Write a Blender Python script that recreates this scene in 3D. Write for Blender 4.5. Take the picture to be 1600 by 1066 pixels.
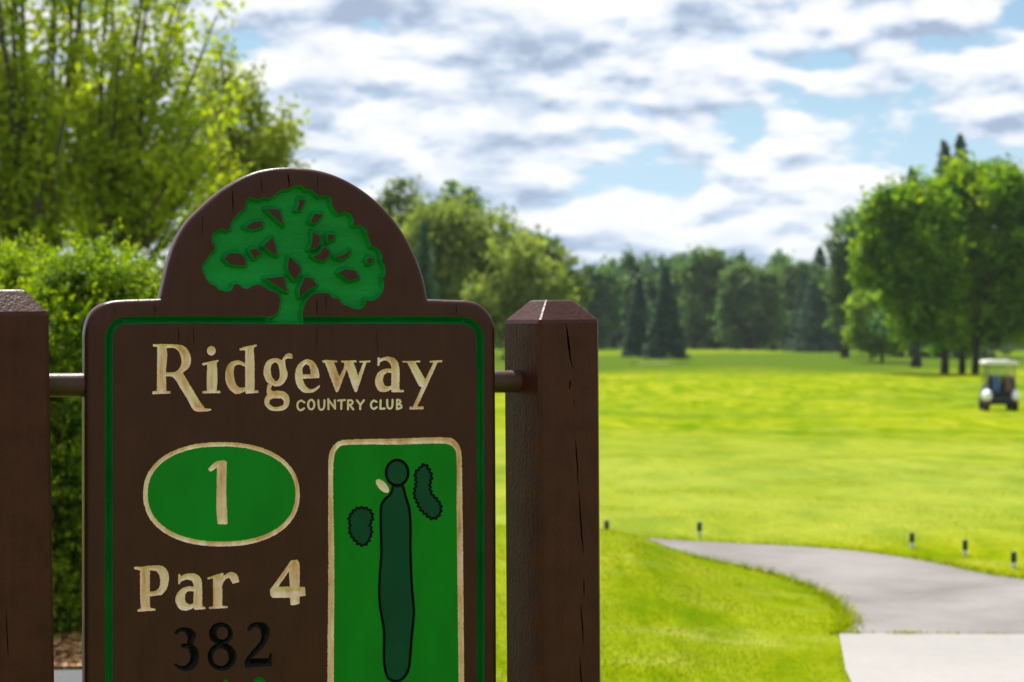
import bpy, bmesh, math, random
import numpy as np
from mathutils import Vector, Matrix, Euler
from mathutils.geometry import delaunay_2d_cdt

for o in list(bpy.data.objects):
    bpy.data.objects.remove(o)
SC = bpy.context.scene
COL = SC.collection
rng = np.random.default_rng(7)
random.seed(7)
R = math.radians

# ------------------------------------------------------------------ camera
EYE = 1.55
FPX = 3200.0                      # focal length in pixels of a 1600 px wide frame
PITCH = math.atan((533 - 515) / FPX)
cam_d = bpy.data.cameras.new('camera')
cam_d.sensor_width = 36.0
cam_d.lens = 36.0 * FPX / 1600.0
cam_d.clip_start = 0.1
cam_d.clip_end = 20000
cam = bpy.data.objects.new('camera', cam_d)
COL.objects.link(cam)
cam.location = (0, 0, EYE)
cam.rotation_euler = (math.pi / 2 - PITCH, 0, 0)
cam_d.dof.use_dof = True
cam_d.dof.focus_distance = 3.72
cam_d.dof.aperture_fstop = 6.6
SC.camera = cam

# ------------------------------------------------------------------ light
SUN = Vector((-0.28, 0.80, 1.42)).normalized()     # direction towards the sun: high, behind the sign
sun_el = math.asin(SUN.z)
sun_az = math.atan2(SUN.x, SUN.y)
ld = bpy.data.lights.new('sun', 'SUN')
ld.energy = 4.6
ld.angle = R(0.53)
ld.color = (1.0, 0.95, 0.86)
lo = bpy.data.objects.new('sun', ld)
COL.objects.link(lo)
lo.rotation_euler = (-SUN).to_track_quat('-Z', 'Y').to_euler()
lo.location = (0, 0, 50)

SC.view_settings.view_transform = 'Standard'
SC.view_settings.look = 'None'
SC.view_settings.gamma = 1.0
SC.view_settings.exposure = 0.95
SC.view_settings.use_curve_mapping = False

world = bpy.data.worlds.new('World')
SC.world = world
world.use_nodes = True


class NT:
    """tiny node-tree helper"""
    def __init__(self, tree):
        self.t = tree
        tree.nodes.clear()

    def n(self, kind, **kw):
        nd = self.t.nodes.new(kind)
        for k, v in kw.items():
            if k in ('ins',):
                for i, val in v.items():
                    self.put(nd, i, val)
            else:
                setattr(nd, k, v)
        return nd

    def put(self, nd, i, val):
        s = nd.inputs[i]
        if isinstance(val, bpy.types.NodeSocket):
            self.t.links.new(val, s)
        else:
            if isinstance(val, tuple) and len(val) == 3 and s.type == 'RGBA':
                val = (*val, 1.0)
            s.default_value = val

    def math(self, op, a, b=None, c=None, clamp=False):
        nd = self.n('ShaderNodeMath', operation=op, use_clamp=clamp)
        self.put(nd, 0, a)
        if b is not None:
            self.put(nd, 1, b)
        if c is not None:
            self.put(nd, 2, c)
        return nd.outputs[0]

    def mix(self, f, a, b, blend='MIX'):
        nd = self.n('ShaderNodeMix', data_type='RGBA', blend_type=blend)
        self.put(nd, 0, f)
        self.put(nd, 6, a)
        self.put(nd, 7, b)
        return nd.outputs[2]

    def ramp(self, f, stops, interp='LINEAR'):
        nd = self.n('ShaderNodeValToRGB')
        nd.color_ramp.interpolation = interp
        el = nd.color_ramp.elements
        while len(el) < len(stops):
            el.new(0.5)
        for e, (p, c) in zip(el, stops):
            e.position = p
            if not isinstance(c, tuple):
                c = (c, c, c)
            e.color = (*c, 1.0)
        self.put(nd, 0, f)
        return nd.outputs[0]

    def noise(self, vec, scale, detail=4.0, rough=0.55, dist=0.0, out=0):
        nd = self.n('ShaderNodeTexNoise')
        if vec is not None:
            self.put(nd, 'Vector', vec)
        self.put(nd, 'Scale', scale)
        self.put(nd, 'Detail', detail)
        self.put(nd, 'Roughness', rough)
        self.put(nd, 'Distortion', dist)
        return nd.outputs[out]

    def mapping(self, vec, scale=(1, 1, 1), loc=(0, 0, 0), rot=(0, 0, 0)):
        nd = self.n('ShaderNodeMapping')
        self.put(nd, 0, vec)
        nd.inputs['Scale'].default_value = scale
        nd.inputs['Location'].default_value = loc
        nd.inputs['Rotation'].default_value = rot
        return nd.outputs[0]

    def smooth(self, v, a, b):
        nd = self.n('ShaderNodeMapRange', interpolation_type='SMOOTHSTEP')
        self.put(nd, 0, v)
        self.put(nd, 1, a)
        self.put(nd, 2, b)
        return nd.outputs[0]


# sky: Nishita blue with a broken field of cumulus all round the dome
T = NT(world.node_tree)
sky = T.n('ShaderNodeTexSky', sky_type='NISHITA', sun_disc=False)
sky.sun_elevation = sun_el
sky.sun_rotation = sun_az
sky.altitude = 200
sky.air_density = 1.0
sky.dust_density = 0.6
sky.ozone_density = 1.5
tc = T.n('ShaderNodeTexCoord')
sep = T.n('ShaderNodeSeparateXYZ', ins={0: tc.outputs['Generated']})
zc = T.math('MAXIMUM', sep.outputs[2], 0.0)


def cloud_field(dz):
    zz_ = T.math('MULTIPLY', T.math('POWER', T.math('ADD', zc, dz), 0.9), 2.2)
    cv = T.n('ShaderNodeCombineXYZ', ins={0: sep.outputs[0], 1: sep.outputs[1], 2: zz_}).outputs[0]
    cv = T.mapping(cv, loc=(1.9, 5.3, 2.2))
    big = T.noise(cv, 6.0, 2.0, 0.5)
    fine = T.noise(cv, 19.0, 12.0, 0.5, 0.1)
    return T.math('ADD', T.math('MULTIPLY', big, 0.5), T.math('MULTIPLY', fine, 0.8))


c0 = cloud_field(0.0)
c1 = cloud_field(0.0080)
cover = T.smooth(c0, 0.52, 0.60)
shade = T.math('MULTIPLY_ADD', T.math('SUBTRACT', c0, c1), 4.8, 0.60, clamp=True)
thick = T.smooth(c0, 0.66, 0.86)
shade = T.math('SUBTRACT', shade, T.math('MULTIPLY', thick, 0.42), clamp=True)
ccol = T.ramp(shade, [(0.05, (0.215, 0.265, 0.35)), (0.34, (0.335, 0.385, 0.465)), (0.56, (0.455, 0.48, 0.515)), (0.82, (0.54, 0.54, 0.54))])
blue = T.mix(1.0, sky.outputs[0], (0.050, 0.056, 0.058), 'MULTIPLY')
low = T.smooth(zc, 0.15, 0.0)
blue = T.mix(T.math('MULTIPLY', low, 0.85), blue, (0.285, 0.395, 0.56))
cover = T.math('MULTIPLY', cover, T.math('SUBTRACT', 1.0, T.math('MULTIPLY', low, 0.12)))
skycol = T.mix(cover, blue, ccol)
bg = T.n('ShaderNodeBackground', ins={0: skycol, 1: 1.0})
wo = T.n('ShaderNodeOutputWorld', ins={0: bg.outputs[0]})

# ------------------------------------------------------------------ helpers
CR = Matrix.Rotation(math.pi / 2 - PITCH, 3, 'X')


def ray(px, py):
    return (CR @ Vector(((px - 800) / FPX, (533 - py) / FPX, -1.0)))


def at(px, D):
    """lateral world X of picture column px at distance D"""
    return (px - 800) / FPX * D


def up(py, D):
    """world height of picture row py at distance D"""
    return EYE + (515 - py) / FPX * D


def put_props(o, label=None, category=None, group=None, kind=None):
    if label:
        o['label'] = label
    if category:
        o["category"] = category
    if group:
        o['group'] = group
    if kind:
        o['kind'] = kind
    return o


def empty(name, loc=(0, 0, 0), rz=0.0, **props):
    o = bpy.data.objects.new(name, None)
    COL.objects.link(o)
    o.location = loc
    o.rotation_euler = (0, 0, rz)
    o.empty_display_size = 0.1
    return put_props(o, **props)


def link(name, me, mat=None, parent=None, smooth=False, **props):
    o = bpy.data.objects.new(name, me)
    COL.objects.link(o)
    if mat is not None and not me.materials:
        me.materials.append(mat)
    if parent is not None:
        o.parent = parent
    if smooth:
        me.polygons.foreach_set('use_smooth', [True] * len(me.polygons))
    return put_props(o, **props)


class MB:
    def __init__(self):
        self.v = []
        self.f = []

    def add(self, vs, fs):
        b = len(self.v)
        self.v += [tuple(x) for x in vs]
        self.f += [tuple(i + b for i in f) for f in fs]
        return self

    def loops(self, rings, cap0=True, cap1=True):
        """skin a list of equal-length rings"""
        n = len(rings[0])
        vs = [p for r in rings for p in r]
        fs = []
        for k in range(len(rings) - 1):
            for i in range(n):
                j = (i + 1) % n
                fs.append((k * n + i, k * n + j, (k + 1) * n + j, (k + 1) * n + i))
        if cap0:
            fs.append(tuple(range(n - 1, -1, -1)))
        if cap1:
            fs.append(tuple(range((len(rings) - 1) * n, len(rings) * n)))
        return self.add(vs, fs)

    def box(self, c, s, bev=0.0, rot=None):
        hx, hy, hz = s[0] / 2, s[1] / 2, s[2] / 2
        b = min(bev, hx * .9, hy * .9, hz * .9)

        def ring(z, i):
            x, y = hx - i, hy - i
            return [(x - b, -y, z), (x, -y + b, z), (x, y - b, z), (x - b, y, z),
                    (-x + b, y, z), (-x, y - b, z), (-x, -y + b, z), (-x + b, -y, z)]
        rs = [ring(-hz, b), ring(-hz + b, 0), ring(hz - b, 0), ring(hz, b)] if b > 0 else None
        if rs is None:
            rs = [[(hx, -hy, z), (hx, hy, z), (-hx, hy, z), (-hx, -hy, z)] for z in (-hz, hz)]
        M = rot.to_matrix() if rot is not None else Matrix.Identity(3)
        C = Vector(c)
        rs = [[tuple(M @ Vector(p) + C) for p in r] for r in rs]
        return self.loops(rs)

    def tube(self, pts, rads, n=8, cap=True):
        pts = [Vector(p) for p in pts]
        rings = []
        ref = Vector((0.31, 0.17, 0.93))
        for i, p in enumerate(pts):
            d = (pts[min(i + 1, len(pts) - 1)] - pts[max(i - 1, 0)])
            d = d.normalized() if d.length > 1e-9 else Vector((0, 0, 1))
            a = d.cross(ref)
            if a.length < 0.05:
                a = d.cross(Vector((1, 0, 0)))
            a.normalize()
            b = d.cross(a)
            r = rads[i] if hasattr(rads, '__len__') else rads
            rings.append([tuple(p + (a * math.cos(t) + b * math.sin(t)) * r)
                          for t in [2 * math.pi * k / n for k in range(n)]])
        return self.loops(rings, cap, cap)

    def mesh(self, name):
        me = bpy.data.meshes.new(name)
        me.from_pydata(self.v, [], self.f)
        bm = bmesh.new()
        bm.from_mesh(me)
        bmesh.ops.recalc_face_normals(bm, faces=bm.faces)
        bm.to_mesh(me)
        bm.free()
        return me

    def build(self, name, mat, parent=None, smooth=False, **props):
        return link(name, self.mesh(name), mat, parent, smooth, **props)


def quick_mesh(name, V, F, nper, mats=None, tint=None):
    """big mesh from numpy arrays; every face has nper corners"""
    me = bpy.data.meshes.new(name)
    V = np.asarray(V, np.float32)
    F = np.asarray(F, np.int32)
    me.vertices.add(len(V))
    me.vertices.foreach_set('co', V.ravel())
    me.loops.add(F.size)
    me.loops.foreach_set('vertex_index', F.ravel())
    me.polygons.add(len(F))
    me.polygons.foreach_set('loop_start', np.arange(0, F.size, nper, dtype=np.int32))
    me.update(calc_edges=True)
    if tint is not None:
        a = me.attributes.new('tint', 'FLOAT', 'FACE')
        a.data.foreach_set('value', np.asarray(tint, np.float32))
    return me


# ------------------------------------------------------------------ materials
def new_mat(name):
    m = bpy.data.materials.new(name)
    m.use_nodes = True
    return m, NT(m.node_tree)


def finish(t, bsdf):
    t.n('ShaderNodeOutputMaterial', ins={0: bsdf})


def paint(name, stops, rough=0.45, bump=0.25, bscale=220, stretch=(1, 1, 1), cscale=9, spec=0.12, coat=0.0, dist=0.0015, grain=0.0):
    """hand-painted wood: brush-streaked colour and fine relief"""
    m, t = new_mat(name)
    co = t.n('ShaderNodeTexCoord').outputs['Object']
    v = t.mapping(co, scale=stretch)
    c = t.ramp(t.noise(v, cscale, 5, 0.6), stops)
    gr_ = t.math('MULTIPLY_ADD', t.noise(t.mapping(co, scale=(1, 1, .03)), 95, 5, .7), .7, .65)
    c = t.mix(grain, c, t.mix(1.0, c, t.n('ShaderNodeCombineColor', ins={0: gr_, 1: gr_, 2: gr_}).outputs[0], 'MULTIPLY'))
    h = t.noise(v, bscale, 3, 0.6)
    h2 = t.noise(t.mapping(co, scale=(1, 1, 0.12)), bscale * 0.35, 3, 0.6)
    hh = t.math('ADD', h, t.math('MULTIPLY', h2, 0.7))
    b = t.n('ShaderNodeBump', ins={'Strength': bump, 'Distance': dist, 'Height': hh})
    r = t.math('MULTIPLY_ADD', t.noise(co, 30, 4, 0.6), 0.25, rough - 0.12)
    p = t.n('ShaderNodeBsdfPrincipled', ins={'Base Color': c, 'Roughness': r, 'Normal': b.outputs[0],
                                             'Specular IOR Level': spec, 'Coat Weight': coat})
    finish(t, p.outputs[0])
    return m


def plain(name, col, rough=0.5, metal=0.0, spec=0.5, nscale=14, var=0.18):
    m, t = new_mat(name)
    co = t.n('ShaderNodeTexCoord').outputs['Object']
    lo_ = tuple(x * (1 - var) for x in col)
    hi_ = tuple(min(1, x * (1 + var)) for x in col)
    c = t.ramp(t.noise(co, nscale, 4, 0.6), [(0.3, lo_), (0.7, hi_)])
    p = t.n('ShaderNodeBsdfPrincipled', ins={'Base Color': c, 'Roughness': rough, 'Metallic': metal,
                                             'Specular IOR Level': spec})
    finish(t, p.outputs[0])
    return m


def leafy(name, stops, trans=0.45, tcol=(1.25, 1.2, 0.5), rough=0.6, spec=0.25):
    m, t = new_mat(name)
    a = t.n('ShaderNodeAttribute', attribute_name='tint')
    c = t.ramp(a.outputs['Fac'], stops)
    d = t.n('ShaderNodeBsdfPrincipled', ins={'Base Color': c, 'Roughness': rough, 'Specular IOR Level': spec})
    tr = t.n('ShaderNodeBsdfTranslucent', ins={0: t.mix(1.0, c, tcol, 'MULTIPLY')})
    mx = t.n('ShaderNodeMixShader', ins={0: trans, 1: d.outputs[0], 2: tr.outputs[0]})
    finish(t, mx.outputs[0])
    return m


def bark(name, a, b):
    m, t = new_mat(name)
    co = t.n('ShaderNodeTexCoord').outputs['Object']
    v = t.mapping(co, scale=(1, 1, 0.2))
    n = t.noise(v, 14, 6, 0.65)
    c = t.ramp(n, [(0.3, a), (0.7, b)])
    bp = t.n('ShaderNodeBump', ins={'Strength': 0.8, 'Distance': 0.03, 'Height': n})
    p = t.n('ShaderNodeBsdfPrincipled', ins={'Base Color': c, 'Roughness': 0.9, 'Normal': bp.outputs[0]})
    finish(t, p.outputs[0])
    return m


M = {}
M['brown'] = paint('brown_paint', [(0.3, (0.035, 0.0085, 0.0060)), (0.7, (0.048, 0.0122, 0.0090))], 0.38, 0.45, 210, (1, 1, .5), 26, spec=.2, dist=.0015, grain=.8)
M['post'] = paint('brown_post_paint', [(0.3, (0.036, 0.0090, 0.0055)), (0.7, (0.055, 0.0142, 0.0090))], 0.42, 0.5, 170, (1, 1, .8), 24, spec=.16, dist=.0025, grain=1.0)
M['rod'] = paint('brown_rod_paint', [(0.3, (0.05, 0.024, 0.018)), (0.7, (0.068, 0.032, 0.024))], 0.36, 0.3, 180, spec=.22)
M['tan'] = paint('tan_paint', [(0.30, (0.50, 0.26, 0.14)), (0.42, (0.70, 0.445, 0.28)), (0.54, (0.78, 0.57, 0.42)), (0.68, (0.86, 0.73, 0.62))],
                 0.5, 0.5, 160, (1, 1, 0.22), 48, dist=0.001)
M['cream'] = paint('cream_paint', [(0.3, (0.66, 0.50, 0.34)), (0.7, (0.80, 0.67, 0.50))], 0.5, 0.4, 160)
M['green'] = paint('green_paint', [(0.3, (0.0012, 0.150, 0.010)), (0.7, (0.002, 0.205, 0.013))], 0.42, 0.12, 120, (1, 1, 0.4), 9)
M['carve_green'] = paint('carved_green_paint', [(0.3, (0.002, 0.165, 0.024)), (0.7, (0.004, 0.25, 0.045))], 0.34, 1.0, 130, (0.35, 1, 1.3), 20)
M['border_green'] = paint('border_green_paint', [(0.3, (0.001, 0.085, 0.014)), (0.7, (0.002, 0.135, 0.022))], 0.4, 0.5, 150)  # green set darker all over, taking in the shadow of the groove's upper half
M['map_green'] = paint('map_green_paint', [(0.3, (0.001, 0.145, 0.006)), (0.7, (0.0015, 0.205, 0.009))], 0.42, 0.12, 120, (1, 1, 0.4), 9)
M['dark_green'] = paint('dark_green_paint', [(0.3, (0.0005, 0.044, 0.018)), (0.7, (0.001, 0.060, 0.025))], 0.42, 0.12, 120)
M['black'] = paint('black_paint', [(0.3, (0.0018, 0.0018, 0.0034)), (0.7, (0.004, 0.004, 0.007))], 0.3, 0.3, 150, spec=.1)
M['crack'] = plain('crack_dark', (0.0022, 0.0012, 0.001), 1.0, 0.0, 0.0)
M['bark'] = bark('grey_bark', (0.030, 0.024, 0.017), (0.085, 0.07, 0.05))
M['bark_dark'] = bark('dark_bark', (0.018, 0.014, 0.010), (0.05, 0.04, 0.03))

# ------------------------------------------------------------------ ground
PY = np.array([-20, 0, 10, 16, 30, 50, 69, 100, 150, 250, 420, 900, 4000, 9000.])
PZ = np.array([0, 0, 0, -0.03, -0.40, -0.80, -1.13, -0.80, -0.78, -0.92, -0.9, -0.9, -1, -1.])


def H(x, y):
    x = np.asarray(x, float)
    y = np.asarray(y, float)
    z = np.interp(y, PY, PZ)
    gx = 1 / (1 + np.exp(np.clip((x - 1.05) * 5, -30, 30))) * np.exp(-np.maximum(-0.75 - x, 0) ** 2 / (2 * 0.10))
    gy = np.where(y > 12.6, np.exp(-(y - 12.6) ** 2 / (2 * 0.75)), np.exp(-(y - 12.6) ** 2 / (2 * 4.2)))
    z = z + 0.345 * gx * gy
    far = np.clip((y - 16) / 30, 0, 1)
    z = z + far * (0.15 * np.sin(x * 0.16 + y * 0.05) + 0.10 * np.sin(y * 0.21 + 1.3 - x * 0.04) + 0.05 * np.sin(y * 0.47 + x * .3))
    z = z + 0.018 * np.sin(x * 2.1 + 0.7) * np.sin(y * 1.7) * np.clip((y - 6) / 3, 0, 1)
    return z


def Hf(x, y):
    return float(H(x, y))


def ground_material():
    m, t = new_mat('mown_grass')
    co = t.n('ShaderNodeTexCoord').outputs['Object']
    big = t.noise(t.mapping(co, scale=(0.35, 0.8, 1)), 0.11, 5, 0.65)
    mid = t.noise(t.mapping(co, scale=(0.9, .4, 1)), 0.55, 5, 0.65, 0.4)
    fin = t.noise(co, 5.0, 6, 0.7)
    vf = t.noise(co, 60.0, 3, 0.7)
    c = t.ramp(mid, [(0.30, (0.080, 0.140, 0.003)), (0.48, (0.132, 0.185, 0.003)), (0.62, (0.188, 0.222, 0.004)), (0.76, (0.228, 0.228, 0.016))])
    c2 = t.ramp(big, [(0.38, (0.078, 0.145, 0.004)), (0.58, (0.186, 0.226, 0.003))])
    c = t.mix(0.5, c, c2)
    m2 = t.noise(t.mapping(co, scale=(1, .3, 1)), 1.5, 5, 0.65, 0.6)
    c = t.mix(t.smooth(m2, .45, .60), c, t.mix(1.0, c, (1.28, 1.17, 3.0), 'MULTIPLY'))
    c = t.mix(t.smooth(m2, .5, .36), c, t.mix(1.0, c, (.62, .80, .8), 'MULTIPLY'))
    # dry straw flecks
    fl = t.smooth(t.noise(t.mapping(co, scale=(0.4, 1, 1)), 1.4, 6, 0.7), 0.54, 0.72)
    c = t.mix(t.math('MULTIPLY', fl, 0.45), c, (0.34, 0.31, 0.11))
    pale = t.math('MULTIPLY', t.smooth(t.n('ShaderNodeSeparateXYZ', ins={0: co}).outputs[1], 14.5, 16.5), t.smooth(t.n('ShaderNodeSeparateXYZ', ins={0: co}).outputs[1], 55.0, 20.0))
    c = t.mix(t.math('MULTIPLY', pale, t.math('MULTIPLY_ADD', mid, 1.3, -0.15, clamp=True)), c, (0.235, 0.280, 0.050))
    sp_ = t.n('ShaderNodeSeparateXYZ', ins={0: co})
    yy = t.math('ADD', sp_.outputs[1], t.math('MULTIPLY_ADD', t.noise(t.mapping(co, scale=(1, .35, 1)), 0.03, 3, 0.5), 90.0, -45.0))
    far_dark_zone = t.math('MULTIPLY', t.smooth(yy, 106.0, 122.0), t.math('SUBTRACT', 1.0, t.math('MULTIPLY', t.math('MULTIPLY', t.smooth(yy, 196.0, 203.0), t.smooth(yy, 222.0, 214.0)), .8)))  # far band of darker green with a wavy edge and one lighter strip
    c = t.mix(far_dark_zone, c, t.ramp(fin, [(0.3, (0.045, 0.085, 0.008)), (0.7, (0.085, 0.130, 0.012))]))
    g = t.math('MULTIPLY_ADD', fin, 0.7, 0.66)
    g2 = t.math('MULTIPLY_ADD', vf, 0.6, 0.7)
    c = t.mix(1.0, c, t.n('ShaderNodeCombineColor', ins={0: g, 1: g, 2: g}).outputs[0], 'MULTIPLY')
    c = t.mix(1.0, c, t.n('ShaderNodeCombineColor', ins={0: g2, 1: g2, 2: g2}).outputs[0], 'MULTIPLY')
    b = t.n('ShaderNodeBump', ins={'Strength': 0.5, 'Distance': 0.03, 'Height': vf})
    p = t.n('ShaderNodeBsdfPrincipled', ins={'Base Color': c, 'Roughness': 1.0, 'Specular IOR Level': 0.0, 'Normal': b.outputs[0]})
    finish(t, p.outputs[0])
    return m


def axis(parts):
    out = [parts[0][0]]
    for a, b, n in parts:
        out += list(np.linspace(a, b, n + 1)[1:])
    return np.array(out)


gx_ = axis([(-6000, -400, 8), (-400, -60, 14), (-60, -6, 22), (-6, 7, 78), (7, 60, 22), (60, 400, 14), (400, 6000, 8)])
gy_ = axis([(-400, -20, 5), (-20, 5, 12), (5, 18, 78), (18, 130, 75), (130, 420, 30), (420, 9000, 14)])
XX, YY = np.meshgrid(gx_, gy_)
ZZ = H(XX, YY)
GV = np.stack([XX.ravel(), YY.ravel(), ZZ.ravel()], 1)
nx, ny = len(gx_), len(gy_)
ii = (np.arange(ny - 1)[:, None] * nx + np.arange(nx - 1)[None, :]).ravel()
GF = np.stack([ii, ii + 1, ii + nx + 1, ii + nx], 1)
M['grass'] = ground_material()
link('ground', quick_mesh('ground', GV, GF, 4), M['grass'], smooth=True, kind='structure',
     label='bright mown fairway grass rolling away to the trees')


def spline(pts, n=8):
    P = [np.array(p, float) for p in pts]
    out = []
    for i in range(len(P) - 1):
        p0 = P[max(i - 1, 0)]
        p1, p2 = P[i], P[i + 1]
        p3 = P[min(i + 2, len(P) - 1)]
        for k in range(n):
            s = k / n
            out.append(0.5 * ((2 * p1) + (-p0 + p2) * s + (2 * p0 - 5 * p1 + 4 * p2 - p3) * s * s + (-p0 + 3 * p1 - 3 * p2 + p3) * s ** 3))
    out.append(P[-1])
    return out


def sheet(name, poly, lift, mat, cell=0.22, **props):
    """flat patch that follows the ground"""
    poly = [(float(a), float(b)) for a, b in poly]
    xs = [p[0] for p in poly]
    ys = [p[1] for p in poly]
    pts = [Vector(p) for p in poly]
    ed = [(i, (i + 1) % len(poly)) for i in range(len(poly))]
    pa = np.array(poly)
    for gx in np.arange(min(xs), max(xs), cell):
        for gy in np.arange(min(ys), max(ys), cell):
            pts.append(Vector((gx + random.uniform(-.02, .02), gy + random.uniform(-.02, .02))))
    vo, eo, fo, *_ = delaunay_2d_cdt(pts, ed, [], 0, 1e-5)
    va = np.array([(v.x, v.y) for v in vo])
    fa = np.array([f for f in fo if len(f) == 3])
    cen = va[fa].mean(1)
    keep = inside(cen, pa)
    fa = fa[keep]
    z = H(va[:, 0], va[:, 1]) + lift
    # orient up
    a, b, c = va[fa[:, 0]], va[fa[:, 1]], va[fa[:, 2]]
    cr = (b[:, 0] - a[:, 0]) * (c[:, 1] - a[:, 1]) - (b[:, 1] - a[:, 1]) * (c[:, 0] - a[:, 0])
    fa[cr < 0] = fa[cr < 0][:, ::-1]
    return link(name, quick_mesh(name, np.column_stack([va, z]), fa, 3), mat, smooth=True, **props)


def inside(P, poly):
    x, y = P[:, 0], P[:, 1]
    r = np.zeros(len(P), bool)
    n = len(poly)
    for i in range(n):
        x1, y1 = poly[i]
        x2, y2 = poly[(i + 1) % n]
        if y1 == y2:
            continue
        c = ((y1 > y) != (y2 > y)) & (x < (x2 - x1) * (y - y1) / (y2 - y1) + x1)
        r ^= c
    return r


def stone_mat(name, stops, sc, bump):
    m, t = new_mat(name)
    co = t.n('ShaderNodeTexCoord').outputs['Object']
    big = t.noise(co, sc * 0.12, 4, 0.6)
    fin = t.noise(co, sc * 6, 5, 0.75)
    c = t.ramp(t.math('ADD', t.math('MULTIPLY', big, 0.65), t.math('MULTIPLY', fin, 0.35)), stops)
    b = t.n('ShaderNodeBump', ins={'Strength': bump, 'Distance': 0.006, 'Height': fin})
    p = t.n('ShaderNodeBsdfPrincipled', ins={'Base Color': c, 'Roughness': 0.85, 'Specular IOR Level': 0.3, 'Normal': b.outputs[0]})
    finish(t, p.outputs[0])
    return m


M['asphalt'] = stone_mat('bleached_asphalt', [(0.35, (0.110, 0.101, 0.097)), (0.60, (0.205, 0.188, 0.183))], 9, 0.9)
M['concrete'] = stone_mat('pale_concrete', [(0.35, (0.215, 0.207, 0.20)), (0.65, (0.29, 0.277, 0.27))], 4, 0.3)
M['pavement'] = stone_mat('grey_pavement', [(0.35, (0.060, 0.062, 0.068)), (0.65, (0.085, 0.088, 0.096))], 4, 0.3)

near_edge = spline([(1.62, 10.21), (1.75, 10.5), (1.83, 11.1), (1.87, 11.9), (1.80, 12.5), (1.62, 13.0), (1.3, 13.35), (0.8, 13.8), (-0.4, 14.5), (-3, 15.0), (-9, 15.4)])
far_edge = spline([(6.5, 9.6), (4.6, 11.3), (3.55, 12.25), (3.16, 12.7), (2.75, 14.0), (1.88, 14.95), (1.03, 15.35), (-0.6, 15.75), (-3.2, 16.2), (-9, 16.6)])
# right part of the path in front of the far edge
far_edge = spline([(6.6, 9.2), (4.9, 11.0), (3.75, 12.15), (3.16, 12.72), (2.74, 13.95), (1.90, 14.9), (1.03, 15.3), (-0.6, 15.75), (-3.2, 16.2), (-9, 16.6)])
PATH = [tuple(p) for p in near_edge] + [tuple(p) for p in far_edge[::-1]] + [(6.6, 9.0), (5.6, 10.21)]
PATH = [(a + random.uniform(-.008, .008), b + random.uniform(-.008, .008)) for a, b in PATH]
CONC = [(1.63, 10.195), (1.50, 9.2), (1.36, 7.6), (1.25, 6.0), (1.15, 4.2), (5.6, 4.2), (5.6, 10.195)]
PAVE = [(-1.15, 9.12), (-1.25, 7.4), (-1.5, 5.6), (-7, 5.4), (-7, 9.0), (-3.2, 9.14)]
BED = [(-1.05, 9.13), (-1.05, 12.2), (-7, 12.6), (-7, 9.01), (-3.2, 9.15)]
sheet('path', PATH, 0.010, M['asphalt'], kind='structure', label='bleached asphalt cart path curving left behind the grass mound')
sheet('concrete_apron', CONC, 0.014, M['concrete'], 0.4, kind='structure', label='pale concrete apron at the near end of the cart path')
sheet('pavement', PAVE, 0.012, M['pavement'], 0.4, kind='structure', label='grey pavement in front of the hedge')
m, t = new_mat('mulch_soil')
co = t.n('ShaderNodeTexCoord').outputs['Object']
c = t.ramp(t.noise(co, 30, 6, 0.7), [(0.3, (0.09, 0.04, 0.015)), (0.7, (0.26, 0.13, 0.045))])
finish(t, t.n('ShaderNodeBsdfPrincipled', ins={'Base Color': c, 'Roughness': 0.95}).outputs[0])
M['mulch'] = m
sheet('planting_bed', BED, 0.016, M['mulch'], 0.3, kind='structure', label='strip of orange brown mulch under the hedge')

# bunker far up the fairway
m, t = new_mat('sand')
co = t.n('ShaderNodeTexCoord').outputs['Object']
c = t.ramp(t.noise(co, 1.5, 5, 0.6), [(0.3, (0.30, 0.23, 0.13)), (0.7, (0.40, 0.32, 0.20))])
finish(t, t.n('ShaderNodeBsdfPrincipled', ins={'Base Color': c, 'Roughness': 0.95}).outputs[0])
M['sand'] = m
bD = 132.0
bx = at(1040, bD)
sheet('sand_bunker', [(bx + 2.1 * math.cos(a) * (1 + .2 * math.sin(3 * a)), bD + 3.4 * math.sin(a) * (1 + .15 * math.cos(2 * a)))
                      for a in np.linspace(0, 2 * math.pi, 28, endpoint=False)], 0.03, M['sand'], 1.2, kind='structure',
      label='small sand bunker before the far spruces')

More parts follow.
